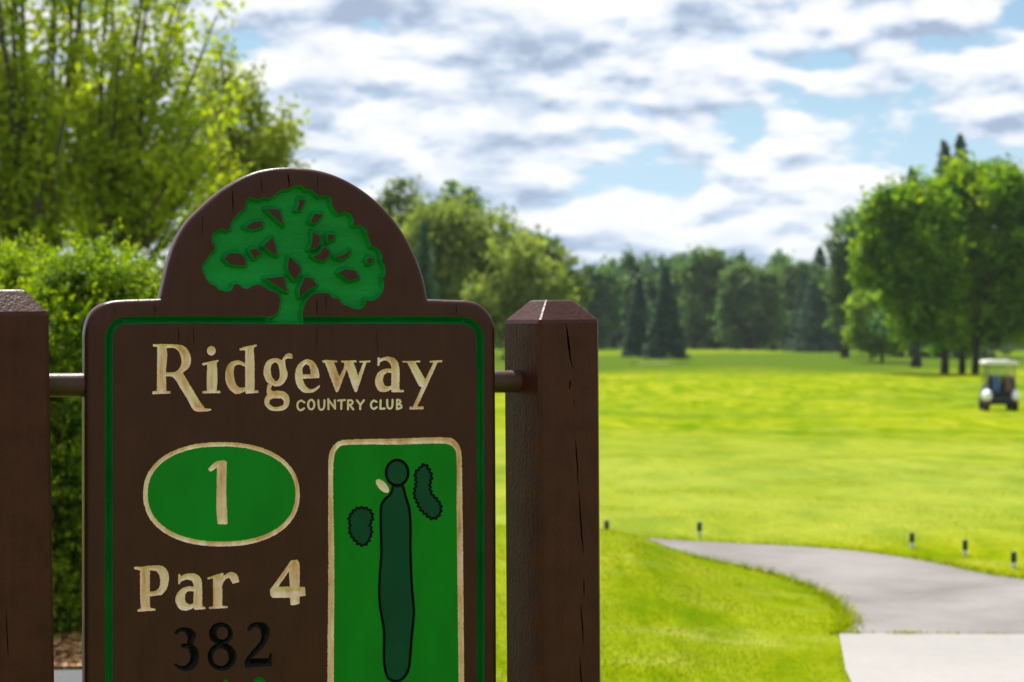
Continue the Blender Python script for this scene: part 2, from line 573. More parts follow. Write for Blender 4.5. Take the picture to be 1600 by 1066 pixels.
# ---- grass blades on the near mound and along the path edges
def blades(n, y0, y1, hmin, hmax, w, avoid):
    """blades thin out with distance, so that the lawn passes over into the plain ground"""
    y = 1.0 / rng.uniform(1.0 / y1, 1.0 / y0, n)
    x = rng.uniform(-0.16, 0.33, n) * (y + 3.5)
    P = np.column_stack([x, y])
    ok = np.ones(n, bool)
    for a in avoid:
        ok &= ~inside(P, np.array(a))
    P = P[ok]
    n = len(P)
    z = H(P[:, 0], P[:, 1])
    patch = 0.75 + 0.25 * np.sin(P[:, 0] * 2.3 + np.sin(P[:, 1] * 1.7) * 2) * np.sin(P[:, 1] * 2.9 + 1)
    h = rng.uniform(hmin, hmax, n) * patch
    a = rng.uniform(0, 2 * np.pi, n)
    la = rng.uniform(0, 2 * np.pi, n)
    ln = rng.uniform(0.2, 0.9, n) * h
    w = w * np.maximum(1.0, P[:, 1] / 14.0)
    h = h * np.clip(1.25 - P[:, 1] / 60.0, .5, 1)
    dx, dy = np.cos(a) * w / 2, np.sin(a) * w / 2
    A = np.column_stack([P[:, 0] - dx, P[:, 1] - dy, z - 0.004])
    B = np.column_stack([P[:, 0] + dx, P[:, 1] + dy, z - 0.004])
    C = np.column_stack([P[:, 0] + np.cos(la) * ln, P[:, 1] + np.sin(la) * ln, z + h])
    V = np.stack([A, B, C], 1).reshape(-1, 3)
    F = np.arange(3 * n).reshape(-1, 3)
    tint = np.clip(np.where(P[:, 1] > 14.6, .68, .40) + 0.22 * rng.standard_normal(n) + 0.16 * np.sin(P[:, 0] * 3.1 + P[:, 1]) * np.sin(P[:, 1] * 2.2), 0, 1)
    return V, F, tint


M['blade'] = leafy('grass_blade', [(0.0, (0.135, 0.215, 0.003)), (0.45, (0.225, 0.295, 0.003)), (0.8, (0.290, 0.325, 0.005)), (1.0, (0.38, 0.36, 0.10))],
                   0.5, (1.25, 1.15, 0.5), 1.0, 0.0)
AV = [PATH, CONC, PAVE, BED]
V, F, tn = blades(380000, 6.0, 48.0, 0.008, 0.021, 0.006, AV)
link('grass_blades', quick_mesh('grass_blades', V, F, 3, tint=tn), M['blade'], kind='stuff',
     label='short sunlit grass on the mound beside the path', category='grass')
# rough tufts along the verge
vg = []
tg = []
for edge, side, nn in ((near_edge, 1, 60), (far_edge, -1, 60)):
    for k in range(len(edge) - 1):
        p, q = edge[k], edge[k + 1]
        L = np.hypot(*(q - p))
        nn_ = int(L * 420)
        if p[1] < 9.5 or p[0] < -3:
            continue
        s = rng.uniform(0, 1, nn_)
        base = p + (q - p) * s[:, None]
        nrm = np.array([-(q - p)[1], (q - p)[0]]) / max(L, 1e-6)
        off = rng.normal(0.02, 0.035, nn_) * side
        base = base + nrm * off[:, None]
        z = H(base[:, 0], base[:, 1])
        h = rng.uniform(0.02, 0.055, nn_)
        a = rng.uniform(0, 6.28, nn_)
        la = rng.uniform(0, 6.28, nn_)
        dx, dy = np.cos(a) * 0.004, np.sin(a) * 0.004
        A = np.column_stack([base[:, 0] - dx, base[:, 1] - dy, z])
        B = np.column_stack([base[:, 0] + dx, base[:, 1] + dy, z])
        C = np.column_stack([base[:, 0] + np.cos(la) * h * .7, base[:, 1] + np.sin(la) * h * .7, z + h])
        vg.append(np.stack([A, B, C], 1).reshape(-1, 3))
        tg.append(np.clip(rng.normal(0.35, 0.35, nn_), 0, 1))
for cx_, sp_j in ((1.68, .05), (1.95, .04), (2.2, .10), (2.42, .03), (2.95, .05), (3.4, .08)):
    nj = 90
    bx_ = rng.normal(cx_, sp_j, nj)
    by_ = rng.normal(10.203, .008, nj)
    zj = H(bx_, by_) + .01
    hj = rng.uniform(.01, .03, nj)
    aj = rng.uniform(0, 6.28, nj)
    A = np.column_stack([bx_ - np.cos(aj) * .004, by_ - np.sin(aj) * .004, zj])
    B = np.column_stack([bx_ + np.cos(aj) * .004, by_ + np.sin(aj) * .004, zj])
    C = np.column_stack([bx_ + rng.normal(0, .012, nj), by_ + rng.normal(0, .012, nj), zj + hj])
    vg.append(np.stack([A, B, C], 1).reshape(-1, 3))
    tg.append(np.clip(rng.normal(0.3, 0.25, nj), 0, 1))
V = np.concatenate(vg)
link('verge_grass', quick_mesh('verge_grass', V, np.arange(len(V)).reshape(-1, 3), 3, tint=np.concatenate(tg)), M['blade'], kind='stuff',
     label='longer ragged grass along both edges of the cart path', category='grass')

# wood chips on the planting bed
n = 9000
x = rng.uniform(-3.6, -1.1, n)
y = rng.uniform(9.16, 10.6, n)
z = H(x, y) + 0.018 + rng.uniform(0, 0.02, n)
a = rng.uniform(0, 6.28, n)
L, W = rng.uniform(.015, .04, n), rng.uniform(.005, .012, n)
tl = rng.uniform(-.012, .012, (n, 2))
ux, uy = np.cos(a), np.sin(a)
V = np.stack([np.column_stack([x - ux * L - uy * W * s, y - uy * L + ux * W * s, z - tl[:, 0] + s * tl[:, 1]]) for s in (-1, 1)] +
             [np.column_stack([x + ux * L - uy * W * s, y + uy * L + ux * W * s, z + tl[:, 0] + s * tl[:, 1]]) for s in (1, -1)], 1).reshape(-1, 3)
M['chip'] = leafy('wood_chip', [(0, (0.14, 0.06, 0.02)), (0.5, (0.30, 0.15, 0.05)), (1, (0.45, 0.28, 0.12))], 0.05)
link('mulch_chips', quick_mesh('mulch_chips', V, np.arange(4 * n).reshape(-1, 4), 4, tint=rng.uniform(0, 1, n)), M['chip'], kind='stuff',
     label='loose orange brown wood chips under the hedge', category='mulch')

# ------------------------------------------------------------------ trees
def leaf_quads(C, size, tint, up_bias=0.0, aspect=0.6, droop=0.0):
    """one quad per centre, random facing"""
    n = len(C)
    d = rng.standard_normal((n, 3))
    d[:, 2] += droop
    d /= np.linalg.norm(d, axis=1)[:, None]
    nn = rng.standard_normal((n, 3))
    nn[:, 2] += up_bias
    s = np.cross(d, nn)
    s /= (np.linalg.norm(s, axis=1)[:, None] + 1e-9)
    L = (size * rng.uniform(0.6, 1.3, n))[:, None]
    W = L * aspect
    a = C - d * L * .5
    b = C + s * W * .5 - d * L * .05
    c = C + d * L * .5
    e = C - s * W * .5 - d * L * .05
    V = np.stack([a, b, c, e], 1).reshape(-1, 3)
    return V, np.arange(4 * n).reshape(-1, 4), np.clip(tint, 0, 1)


def lumpy(lobes, n, fill=0.5):
    """clump centres through a union of ellipsoids ((cx,cy,cz),(rx,ry,rz))"""
    w = np.array([r[0] * r[1] * r[2] for _, r in lobes]) ** 0.75
    k = rng.choice(len(lobes), n, p=w / w.sum())
    d = rng.standard_normal((n, 3))
    d /= np.linalg.norm(d, axis=1)[:, None]
    rad = rng.uniform(fill, 1.0, n)[:, None]
    c = np.array([l[0] for l in lobes])[k]
    r = np.array([l[1] for l in lobes])[k]
    return c + d * r * rad, d


def tree(name, x, y, h, lobes, clumps, per, csize, lsize, mat, trunk_r, barkm, label, group=None, cat='tree',
         trunk_top=0.75, stretch_z=1.0, limbs=14, aspect=0.6, droop=0.0, lean=0.0, fill=0.45, tint0=0.5, stems=None):
    z0 = Hf(x, y)
    root = empty(name, (x, y, z0), label=label, category=cat)
    if group:
        root['group'] = group
    cc, dd = lumpy(lobes, clumps, fill)
    mb = MB()
    top = Vector((lean, 0, h * trunk_top))
    spine = [Vector((0, 0, -0.15)), Vector((trunk_r * .2, 0, h * .12)), Vector((lean * .35, trunk_r * .3, h * .35)), top]
    mb.tube(spine, [trunk_r * 1.35, trunk_r, trunk_r * .8, trunk_r * .22], 9)
    idx = rng.choice(len(cc), min(limbs, len(cc)), replace=False)
    for i in idx:
        e = Vector(cc[i])
        f = random.uniform(0.28, 0.75) * min(1.0, max(0.35, e.z / (h * trunk_top + 1e-6)))
        s = spine[1].lerp(top, f)
        if s.z > e.z - .1 * h:
            s = spine[1].lerp(top, max(0.02, (e.z - .15 * h) / (h * trunk_top)))
        mid = s.lerp(e, 0.5) + Vector((random.uniform(-1, 1), random.uniform(-1, 1), random.uniform(-.3, .9))) * h * 0.02
        r0 = trunk_r * random.uniform(.28, .5)
        mb.tube([s, mid, e], [r0, r0 * .6, r0 * .15], 5)
    mb.build('trunk', barkm, root, smooth=True)
    n = clumps * per
    g = rng.standard_normal((n, 3)) * csize
    g[:, 2] *= stretch_z
    P = np.repeat(cc, per, 0) + g * np.repeat(rng.uniform(.55, 1.25, clumps), per)[:, None]
    ct = np.repeat(rng.normal(0, 0.24, clumps), per)
    tint = tint0 + ct + rng.normal(0, 0.13, n)
    V, F, tn = leaf_quads(P, lsize, tint, 1.1, aspect, droop)
    link('crown', quick_mesh('crown', V, F, 4, tint=tn), mat, root)
    return root


def spruce(name, x, y, h, rad, mat, label, group=None, n=5200, lsize=0.4):
    z0 = Hf(x, y)
    root = empty(name, (x, y, z0), label=label, category='spruce tree')
    if group:
        root['group'] = group
    mb = MB()
    mb.tube([(0, 0, -.1), (0, 0, h * .5), (0, 0, h * .98)], [h * .022, h * .014, h * .002], 8)
    mb.build('trunk', M['bark_dark'], root, smooth=True)
    nb = max(60, n // 40)
    P = []
    for i in range(nb):
        f = (i + .5) / nb
        zz = h * (0.06 + 0.94 * f)
        L = rad * (1 - f) ** 0.85 * random.uniform(.72, 1.12) + 0.06 * rad
        a = i * 2.39996 + random.uniform(-.3, .3)
        k = max(10, int(n / nb * (1.7 * (1 - f) + .25)))
        s = rng.uniform(0.05, 1, k) ** 0.7
        px_ = np.cos(a) * L * s
        py_ = np.sin(a) * L * s
        pz_ = zz - L * 0.32 * s ** 1.4 + rng.normal(0, h * .006, k)
        sp = rng.normal(0, 0.14 * L + 0.05, k) * s
        P.append(np.column_stack([px_ - np.sin(a) * sp, py_ + np.cos(a) * sp, pz_ - np.abs(sp) * .2]))
    P = np.concatenate(P)
    V, F, tn = leaf_quads(P, lsize, 0.5 + rng.normal(0, .2, len(P)), 0.4, 0.45, -0.3)
    link('crown', quick_mesh('crown', V, F, 4, tint=tn), mat, root)
    return root


def LV(name, a, b, c, trans=0.42, tc=(1.25, 1.2, 0.5)):
    return leafy(name, [(0.1, a), (0.5, b), (0.9, c)], trans, tc)


M['leaf_willow'] = LV('willow_leaf', (0.14, 0.24, 0.008), (0.24, 0.35, 0.010), (0.37, 0.44, 0.016), 0.62, (1.15, 1.1, .6))
M['leaf_mid'] = LV('mid_leaf', (0.11, 0.185, 0.016), (0.19, 0.26, 0.024), (0.26, 0.31, 0.034), 0.55)
M['leaf_pale'] = LV('pale_leaf', (0.125, 0.185, 0.045), (0.19, 0.26, 0.062), (0.25, 0.315, 0.08), 0.55)
M['leaf_vivid'] = LV('vivid_leaf', (0.065, 0.175, 0.003), (0.145, 0.30, 0.004), (0.25, 0.40, 0.007), 0.63, (1.35, 1.15, 0.4))
M['leaf_bright'] = LV('bright_leaf', (0.14, 0.26, 0.016), (0.21, 0.35, 0.024), (0.27, 0.40, 0.03), 0.6)
M['leaf_far'] = LV('far_leaf', (0.048, 0.120, 0.038), (0.080, 0.170, 0.052), (0.125, 0.22, 0.065), 0.52, (1.1, 1.15, 0.7))
M['leaf_far_light'] = LV('far_light_leaf', (0.075, 0.150, 0.040), (0.110, 0.195, 0.052), (0.15, 0.235, 0.06), 0.5, (1.1, 1.15, 0.7))
M['leaf_olive'] = LV('olive_leaf', (0.075, 0.125, 0.034), (0.115, 0.175, 0.045), (0.16, 0.215, 0.055), 0.5)
M['needle'] = LV('spruce_needle', (0.030, 0.075, 0.046), (0.050, 0.108, 0.064), (0.08, 0.145, 0.08), 0.35, (1, 1, .8))
M['needle_far'] = LV('far_spruce_needle', (0.020, 0.045, 0.030), (0.032, 0.062, 0.042), (0.05, 0.085, 0.052), 0.2, (1, 1, .8))
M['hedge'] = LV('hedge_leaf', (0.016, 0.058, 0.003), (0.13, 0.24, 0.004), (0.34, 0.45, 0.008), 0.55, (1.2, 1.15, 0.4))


def plumes(name, px, D, fans, mat, label, group, trunk_r=0.15, per=340, lsize=0.13, tint0=0.72):
    """loose tree of upright plumes: fans = list of ((px, py) tip, (px, py) fork, depth offset)"""
    x0 = at(px, D)
    z0 = Hf(x0, D)
    root = empty(name, (x0, D, z0), label=label, category='tree')
    if group:
        root['group'] = group
    mb = MB()
    f0 = fans[0][1]
    mb.tube([(0, 0, -.2), (0.03, 0, 1.0), (at(px, D) - x0, 0, up(300, D) - z0), (at(fans[0][0][0], D) - x0, 0, up(fans[0][0][1], D) - z0)],
            [trunk_r * 1.3, trunk_r, trunk_r * .75, trunk_r * .2], 9)
    P, Tn = [], []
    for (tx, ty), (fx, fy), dy in fans:
        a = Vector((at(fx, D) - x0, 0, up(fy, D) - z0))
        b = Vector((at(tx, D) - x0, dy, up(ty, D) - z0))
        mid = a.lerp(b, 0.45) + Vector((random.uniform(-.15, .15), dy * .3, random.uniform(-.1, .2)))
        curve = spline([a, mid, b], 10)
        curve = [Vector(c) for c in curve]
        mb.tube(curve[::3] + [curve[-1]], list(np.linspace(trunk_r * .42, trunk_r * .06, len(curve[::3]) + 1)), 6)
        # side sprays
        ns = 9
        for k in range(ns):
            f = 0.22 + 0.78 * (k + random.random()) / ns
            c = curve[min(len(curve) - 1, int(f * (len(curve) - 1)))]
            ang = random.uniform(0, 6.28)
            ln = random.uniform(.25, .62) * (1.15 - 0.6 * f)
            d = Vector((math.cos(ang) * ln, math.sin(ang) * ln, random.uniform(0.1, .75) * ln + .12))
            e = c + d
            mb.tube([c, c.lerp(e, .5) + Vector((0, 0, -.03)), e], [.008, .005, .002], 4)
            m_ = per // ns
            s = rng.uniform(0.15, 1.1, m_)[:, None]
            pts = np.array(c)[None] + np.array(d)[None] * s + rng.standard_normal((m_, 3)) * np.array([.12, .12, .13])
            P.append(pts)
            Tn.append(tint0 + random.gauss(0, .14) + rng.normal(0, .12, m_))
    mb.build('trunk', M['bark'], root, smooth=True)
    P = np.concatenate(P)
    V, F, tn = leaf_quads(P, lsize, np.concatenate(Tn), 1.1, 0.6, 0.1)
    link('crown', quick_mesh('crown', V, F, 4, tint=tn), mat, root)
    return root


def fan_set(n, xr, ytop, fork, dyr=1.2):
    out = []
    for i in range(n):
        s = (i + random.uniform(.2, .8)) / n
        tx = xr[0] + (xr[1] - xr[0]) * s
        ty = ytop(tx) + random.uniform(-10, 60)
        fx = fork[0] + (tx - fork[0]) * random.uniform(.1, .42)
        fy = fork[1] - abs(random.gauss(0, 45))
        out.append(((tx, ty), (fx, fy), random.uniform(-dyr, dyr)))
    return out


GT = 'loose yellow green trees behind the hedge'
fa = fan_set(15, (-150, 130), lambda x: -150 + .001 * (x - 20) ** 2, (60, 350)) + fan_set(13, (-120, 140), lambda x: 110, (60, 420), 1.3) + fan_set(14, (-110, 140), lambda x: 225, (60, 450), 1.5)
plumes('feathery_tree', 62, 30, fa, M['leaf_willow'], 'tall feathery yellow green tree at the left edge behind the hedge', GT)
fb = fan_set(13, (110, 340), lambda x: -110 + .006 * (x - 200) ** 2, (150, 350)) + fan_set(13, (110, 385), lambda x: 100 + .002 * (x - 200) ** 2, (165, 400)) + fan_set(16, (110, 390), lambda x: 225, (190, 440), 1.5)
plumes('feathery_tree', 128, 31.5, fb, M['leaf_willow'], 'feathery yellow green tree with a dark slanting limb, left of the sign top', GT, 0.14)
fc = fan_set(11, (300, 470), lambda x: 70 + .012 * max(0, x - 330) ** 2 * .75, (360, 420)) + fan_set(9, (310, 478), lambda x: 215, (380, 450))
plumes('leafy_tree', 372, 37, fc, M['leaf_mid'], 'mid green tree showing just left of the arched sign top', GT, 0.12, 620, 0.12)

# mid-distance group right of the sign top
GM = 'trees beyond the sign on its right'
D = 92.0
k = D / FPX


def lobes_px(base_px, D, specs):
    """ellipsoids given in picture columns/rows at distance D, local to the tree base"""
    x0 = at(base_px, D)
    z0 = Hf(x0, D)
    kk = D / FPX
    return [((at(cx, D) - x0, dy, up(cy, D) - z0), (rx * kk, rx * kk * .9, ry * kk)) for cx, cy, rx, ry, dy in specs]


def ptree(name, px, D, top, specs, clumps, per, cs, ls, mat, tr, label, group, barkm=None, **kw):
    h = up(top, D) - Hf(at(px, D), D)
    return tree(name, at(px, D), D, h, lobes_px(px, D, specs), clumps, per, cs * D / FPX, ls * D / FPX, mat, tr, barkm or M['bark_dark'], label, group, **kw)


ptree('leafy_tree', 655, 112, 272, [(640, 345, 52, 62, 0), (690, 370, 45, 55, 0), (610, 390, 50, 70, 0), (650, 440, 70, 60, 0)], 150, 60, 9, 10, M['leaf_olive'], .28,
      'dark rounded tree top rising just right of the sign arch', GM)
ptree('slender_tree', 722, 118, 272, [(712, 330, 20, 52, 0), (732, 345, 20, 50, 0), (722, 400, 30, 60, 0)], 70, 55, 8, 10, M['leaf_far'], .2,
      'slender dark tree poking up behind the pale willow', GM)
ptree('weeping_tree', 720, 92, 318, [(690, 378, 58, 62, 0), (750, 382, 58, 62, 0), (640, 400, 50, 70, 0), (720, 465, 95, 65, 0), (795, 425, 55, 62, 0)], 360, 62, 9, 10, M['leaf_pale'], .3,
      'pale weeping tree between the sign and the right post', GM, M['bark'], stretch_z=1.8, droop=-.6)
ptree('weeping_tree', 815, 88, 365, [(810, 415, 48, 50, 0), (850, 460, 45, 50, 0), (780, 480, 60, 45, 0), (820, 500, 70, 40, 0)], 170, 70, 8, 9, M['leaf_pale'], .22,
      'smaller pale tree just above the right post', GM, M['bark'], stretch_z=1.6, droop=-.5)
ptree('leafy_tree', 858, 105, 352, [(830, 385, 32, 32, 0), (862, 425, 36, 50, 0), (885, 470, 30, 50, 0), (840, 470, 50, 50, 0)], 140, 60, 8, 10, M['leaf_olive'], .24,
      'olive brown tree sloping down behind the right post', GM)
x = at(662, 80)
spruce('spruce_tree', x, 80, up(345, 80) - Hf(x, 80), 1.15, M['needle'], 'dark pointed spruce hugging the right side of the sign arch', None, 5200, .2)

# right-hand clump
GR = 'broad vivid green trees by the golf cart'
ptree('broad_tree', 1476, 100, 290, [(1395, 335, 48, 45, 0), (1440, 330, 50, 50, .3), (1385, 400, 50, 60, 0), (1450, 420, 60, 80, -.5), (1425, 465, 45, 50, 0), (1455, 505, 55, 32, 0)],
      330, 90, 9.5, 10, M['leaf_vivid'], .17, 'left tree of the broad green clump, trunk nearest the fairway', GR, trunk_top=.6, fill=.25)
ptree('broad_tree', 1503, 103, 250, [(1500, 300, 52, 42, 0), (1545, 300, 50, 48, .4), (1510, 370, 70, 70, 0), (1530, 450, 75, 70, -.4), (1500, 510, 55, 35, 0)],
      330, 90, 9.5, 10, M['leaf_vivid'], .15, 'middle tree of the broad green clump with the highest crown', GR, trunk_top=.6, fill=.25)
ptree('broad_tree', 1524, 101, 258, [(1580, 305, 45, 48, 0), (1620, 330, 50, 60, .4), (1590, 390, 60, 70, 0), (1630, 450, 60, 70, 0), (1575, 490, 60, 45, 0)],
      340, 90, 9.5, 10, M['leaf_vivid'], .16, 'right tree of the broad green clump, crown running out of the frame', GR, trunk_top=.55, lean=1.2, fill=.25)
ptree('round_tree', 1378, 150, 450, [(1352, 485, 27, 32, 0), (1380, 480, 26, 30, 0), (1348, 520, 26, 24, 0), (1392, 522, 34, 24, 0), (1370, 535, 34, 14, 0)],
      150, 60, 6, 7, M['leaf_bright'], .12, 'small round bright green tree at the foot of the broad clump', None, trunk_top=.6)
GB = 'trees behind the broad green clump'
ptree('leafy_tree', 1320, 175, 322, [(1325, 370, 32, 45, 0), (1308, 420, 26, 45, 0), (1345, 420, 45, 70, 0), (1330, 490, 40, 40, 0)], 150, 50, 7, 8, M['leaf_far_light'], .3,
      'lighter tree peering out left of the broad green clump', GB)
ptree('leafy_tree', 1431, 140, 420, [(1430, 470, 50, 45, 0), (1400, 505, 40, 30, 0), (1470, 500, 50, 35, 0)], 90, 60, 7, 8, M['leaf_far'], .32,
      'shaded tree with a dark trunk seen under the broad clump', GB)
ptree('leafy_tree', 1405, 165, 430, [(1385, 475, 45, 42, 0), (1360, 505, 35, 28, 0), (1415, 505, 35, 28, 0)], 80, 60, 7, 8, M['leaf_far'], .36,
      'low shaded tree behind the small round tree', GB)
for px_, D_, top_, lab in ((1476, 160, 222, 'left of two conifer tips above the broad clump'), (1500, 162, 212, 'right of two conifer tips above the broad clump'),
                           (1425, 168, 264, 'lone conifer tip left of the pair above the broad clump')):
    x = at(px_, D_)
    spruce('spruce_tree', x, D_, up(top_, D_) - Hf(x, D_), 3.4, M['needle'], lab, 'conifers behind the broad clump', 6500, .5)

# far tree line
far = [  # px, D, top row, half width, material, label
    (560, 250, 400, 45, 'leaf_far', None), (760, 255, 430, 45, 'leaf_far', None), (800, 250, 440, 40, 'leaf_far', None),
    (868, 245, 425, 34, 'leaf_far', 'far tree half hidden by the right post'),
    (925, 240, 415, 30, 'leaf_far', 'far green tree next to the sky gap above the right post'),
    (958, 255, 402, 32, 'leaf_far_light', 'far lighter tree second from the sky gap'),
    (990, 262, 398, 30, 'leaf_far', 'far tree rising behind the left spruce'),
    (1048, 266, 394, 34, 'leaf_far', 'far tree rising behind the right spruce'),
    (1085, 258, 392, 32, 'leaf_far', 'far tree just right of the spruce pair'),
    (1118, 250, 384, 34, 'leaf_far_light', 'tallest tree of the far line'),
    (1152, 262, 397, 28, 'leaf_far', 'far tree right of the tallest one'),
    (1172, 238, 412, 32, 'leaf_far_light', 'far pale tree in front of the middle of the line'),
    (1208, 256, 394, 30, 'leaf_far', 'far tree with a flat airy top'),
    (1240, 248, 408, 26, 'leaf_far_light', 'far small tree left of the dark spruce'),
    (1310, 250, 420, 34, 'leaf_far', 'far tree right of the dark spruce'),
    (1560, 240, 440, 50, 'leaf_far', 'far tree behind the golf cart roof'),
    (1625, 245, 430, 50, 'leaf_far', 'far tree at the right edge behind the cart'),
]
for px_, D_, top_, hw, mt, lab in far:
    if lab is None:
        continue
    hh = 545 - top_
    hw *= 1.6
    ja, jb, jc = random.uniform(.75, 1.2), random.uniform(.75, 1.25), random.uniform(-.35, .35)
    specs = [(px_ + hw * jc, top_ + hh * .2, hw * .42, hh * .2, 0), (px_ - hw * .45, top_ + hh * .38 * ja, hw * .5, hh * .26, 0), (px_ + hw * .45, top_ + hh * .36 * jb, hw * .5, hh * .26, 0),
             (px_ - hw * .3, top_ + hh * .64, hw * .75, hh * .32, 0), (px_ + hw * .4, top_ + hh * .64, hw * .7, hh * .32, 0)]
    ptree('leafy_tree', px_, D_, top_, specs, 210, 52, 5.5, 7.5, M[mt], .32, lab, 'trees of the far line', limbs=10, fill=.4)
for px_, D_, top_, rad, mt, lab in ((998, 184, 432, 1.6, 'needle', 'left of the two dark spruces before the far line'), (1040, 176, 416, 2.0, 'needle', 'right and wider of the two dark spruces before the far line'),
                                    (1281, 215, 386, 3.2, 'needle', 'dark bluish spruce at the right end of the far line'),
                                    (1258, 225, 425, 2.6, 'needle', 'smaller dark spruce touching the bluish one')):
    x = at(px_, D_)
    spruce('spruce_tree', x, D_, up(top_, D_) - Hf(x, D_), rad, M[mt], lab, 'spruces along the far line', 5200, .5)
# undergrowth that closes the far line near the ground
n = 40000
px_ = rng.uniform(480, 1720, n)
Dd = rng.uniform(262, 292, n)
hh = (5.6 + 1.6 * np.sin(px_ * .031) + 1.2 * np.sin(px_ * .083 + 1)) * rng.uniform(0, 1, n) ** .8
P = np.column_stack([(px_ - 800) / FPX * Dd, Dd, H((px_ - 800) / FPX * Dd, Dd) + hh])
V, F, tn = leaf_quads(P, .75, .35 + rng.normal(0, .2, n), .3)
link('far_undergrowth', quick_mesh('far_undergrowth', V, F, 4, tint=tn), M['leaf_far'], kind='stuff', label='dark undergrowth closing the far line of trees', category='undergrowth')

# ------------------------------------------------------------------ summer haze
m, t = new_mat('haze_air')
t.n('ShaderNodeOutputMaterial', ins={1: t.n('ShaderNodeVolumePrincipled', ins={'Color': (0.80, 0.90, 1.0), 'Density': 0.00012, 'Anisotropy': 0.2}).outputs[0]})
mb = MB()
mb.box((0, 4400, 9.0), (12400, 10000, 24.0))
mb.build('haze', m, kind='stuff', label='faint bluish summer haze in the air', category='haze')

# ------------------------------------------------------------------ hedge of arborvitae
def shrub(px, D, top, rad_px, label, n=105000):
    x0 = at(px, D)
    z0 = Hf(x0, D)
    h = up(top, D) - z0
    r = rad_px * D / FPX
    root = empty('arborvitae_shrub', (x0, D, z0), label=label, category='shrub', group='arborvitae shrubs of the hedge')
    mb = MB()
    mb.tube([(0, 0, -.05), (0, 0, h * .5), (0, 0, h * .85)], [.05, .035, .01], 7)
    # rounded lumps of fine sprays all over a blunt column
    cl = 125
    ang = rng.uniform(0, 6.283, cl)
    zf = np.where(rng.uniform(0, 1, cl) < .25, rng.uniform(.80, .97, cl), rng.uniform(.01, .9, cl))
    pr = r * np.sqrt(np.maximum(0.0, 1 - zf ** 3.2)) * rng.uniform(.5, 1.0, cl)
    C = np.column_stack([np.cos(ang) * pr, np.sin(ang) * pr, zf * h])
    for i in range(0, cl, 3):
        mb.tube([(0, 0, max(.1, C[i][2] * .7)), tuple(C[i])], [.012, .004], 4)
    mb.build('trunk', M['bark_dark'], root, smooth=True)
    P, Tn = [], []
    for i in range(cl):
        rl = random.choice((.12, .15, .19, .23, .27))
        base = random.gauss(0, .07)
        nt = 34
        tips = rng.standard_normal((nt, 3)) + np.array([math.cos(ang[i]) * .6, math.sin(ang[i]) * .6, .75])
        tips /= np.linalg.norm(tips, axis=1)[:, None]
        kq = n // (cl * nt)
        f_ = rng.uniform(.3, 1.0, (nt, kq))
        ln = rl * rng.uniform(.75, 1.25, nt)[:, None]
        pts = C[i][None, None] + tips[:, None, :] * (f_ * ln)[..., None] + rng.standard_normal((nt, kq, 3)) * (.020 * (1.15 - .7 * f_))[..., None]
        P.append(pts.reshape(-1, 3))
        Tn.append((-.05 + base + .85 * f_ ** 1.8 + rng.normal(0, .07, (nt, kq))).ravel())  # bright tips; tint falls inward, putting the shade of the gaps into leaf colour
    P = np.concatenate(P)
    P[:, 2] = np.clip(P[:, 2], .05, None)
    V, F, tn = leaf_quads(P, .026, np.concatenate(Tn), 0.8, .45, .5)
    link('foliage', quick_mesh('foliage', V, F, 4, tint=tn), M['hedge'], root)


for px_, D_, top_, rp, lab in ((-80, 10.6, 428, 120, 'arborvitae cut off by the left edge behind the left post'), (28, 11.0, 412, 105, 'arborvitae straight above the left post, behind'),
                               (128, 10.7, 408, 105, 'arborvitae filling the gap between left post and sign'), (226, 11.0, 430, 100, 'arborvitae disappearing behind the left side of the sign arch'),
                               (75, 10.45, 490, 85, 'lower arborvitae bulging forward beside the left post')):
    if px_ < 300:
        shrub(px_, D_, top_, rp, lab)

# ------------------------------------------------------------------ the sign
TH = R(18.0)
D0 = 3.7
P0 = Vector((at(450, D0), D0, 0))
SN = Vector((math.sin(TH), -math.cos(TH), 0))
SU = Vector((math.cos(TH), math.sin(TH), 0))
GZ = Hf(P0.x, P0.y)


def uv(px, py):
    d = ray(px, py)
    o = Vector((0, 0, EYE))
    t_ = (P0 - o).dot(SN) / d.dot(SN)
    q = o + d * t_ - P0
    return (q.dot(SU), q.z)


def zpts(org, s, pts):
    return [(org[0] + x / s, org[1] + y / s) for x, y in pts]


def smooth_poly(pts, closed=True, step=1.3, corner=42, jit=0.0):
    P = [np.array(p, float) for p in pts]
    n = len(P)
    out = []
    corn = []
    for i in range(n):
        a, b, c = P[i - 1], P[i], P[(i + 1) % n]
        u, v = b - a, c - b
        cs = np.dot(u, v) / (np.linalg.norm(u) * np.linalg.norm(v) + 1e-9)
        corn.append(math.degrees(math.acos(max(-1, min(1, cs)))) > corner)
    if not closed:
        corn[0] = corn[-1] = True
    rngi = range(n) if closed else range(n - 1)
    for i in rngi:
        p1, p2 = P[i], P[(i + 1) % n]
        p0 = P[i - 1] if not corn[i] else p1 - (p2 - p1)
        p3 = P[(i + 2) % n] if not corn[(i + 1) % n] else p2 + (p2 - p1)
        L = np.linalg.norm(p2 - p1)
        m_ = max(1, int(L / step))
        # centripetal-ish: scale tangents to segment length
        t1 = (p2 - p0)
        t2 = (p3 - p1)
        t1 = t1 / (np.linalg.norm(t1) + 1e-9) * L
        t2 = t2 / (np.linalg.norm(t2) + 1e-9) * L
        for k_ in range(m_):
            s = k_ / m_
            h00, h10 = 2 * s ** 3 - 3 * s ** 2 + 1, s ** 3 - 2 * s ** 2 + s
            h01, h11 = -2 * s ** 3 + 3 * s ** 2, s ** 3 - s ** 2
            q = h00 * p1 + h10 * t1 + h01 * p2 + h11 * t2
            if jit and k_ > 0:
                q = q + rng.normal(0, jit, 2)
            out.append(q)
    if not closed:
        out.append(P[-1])
    return out


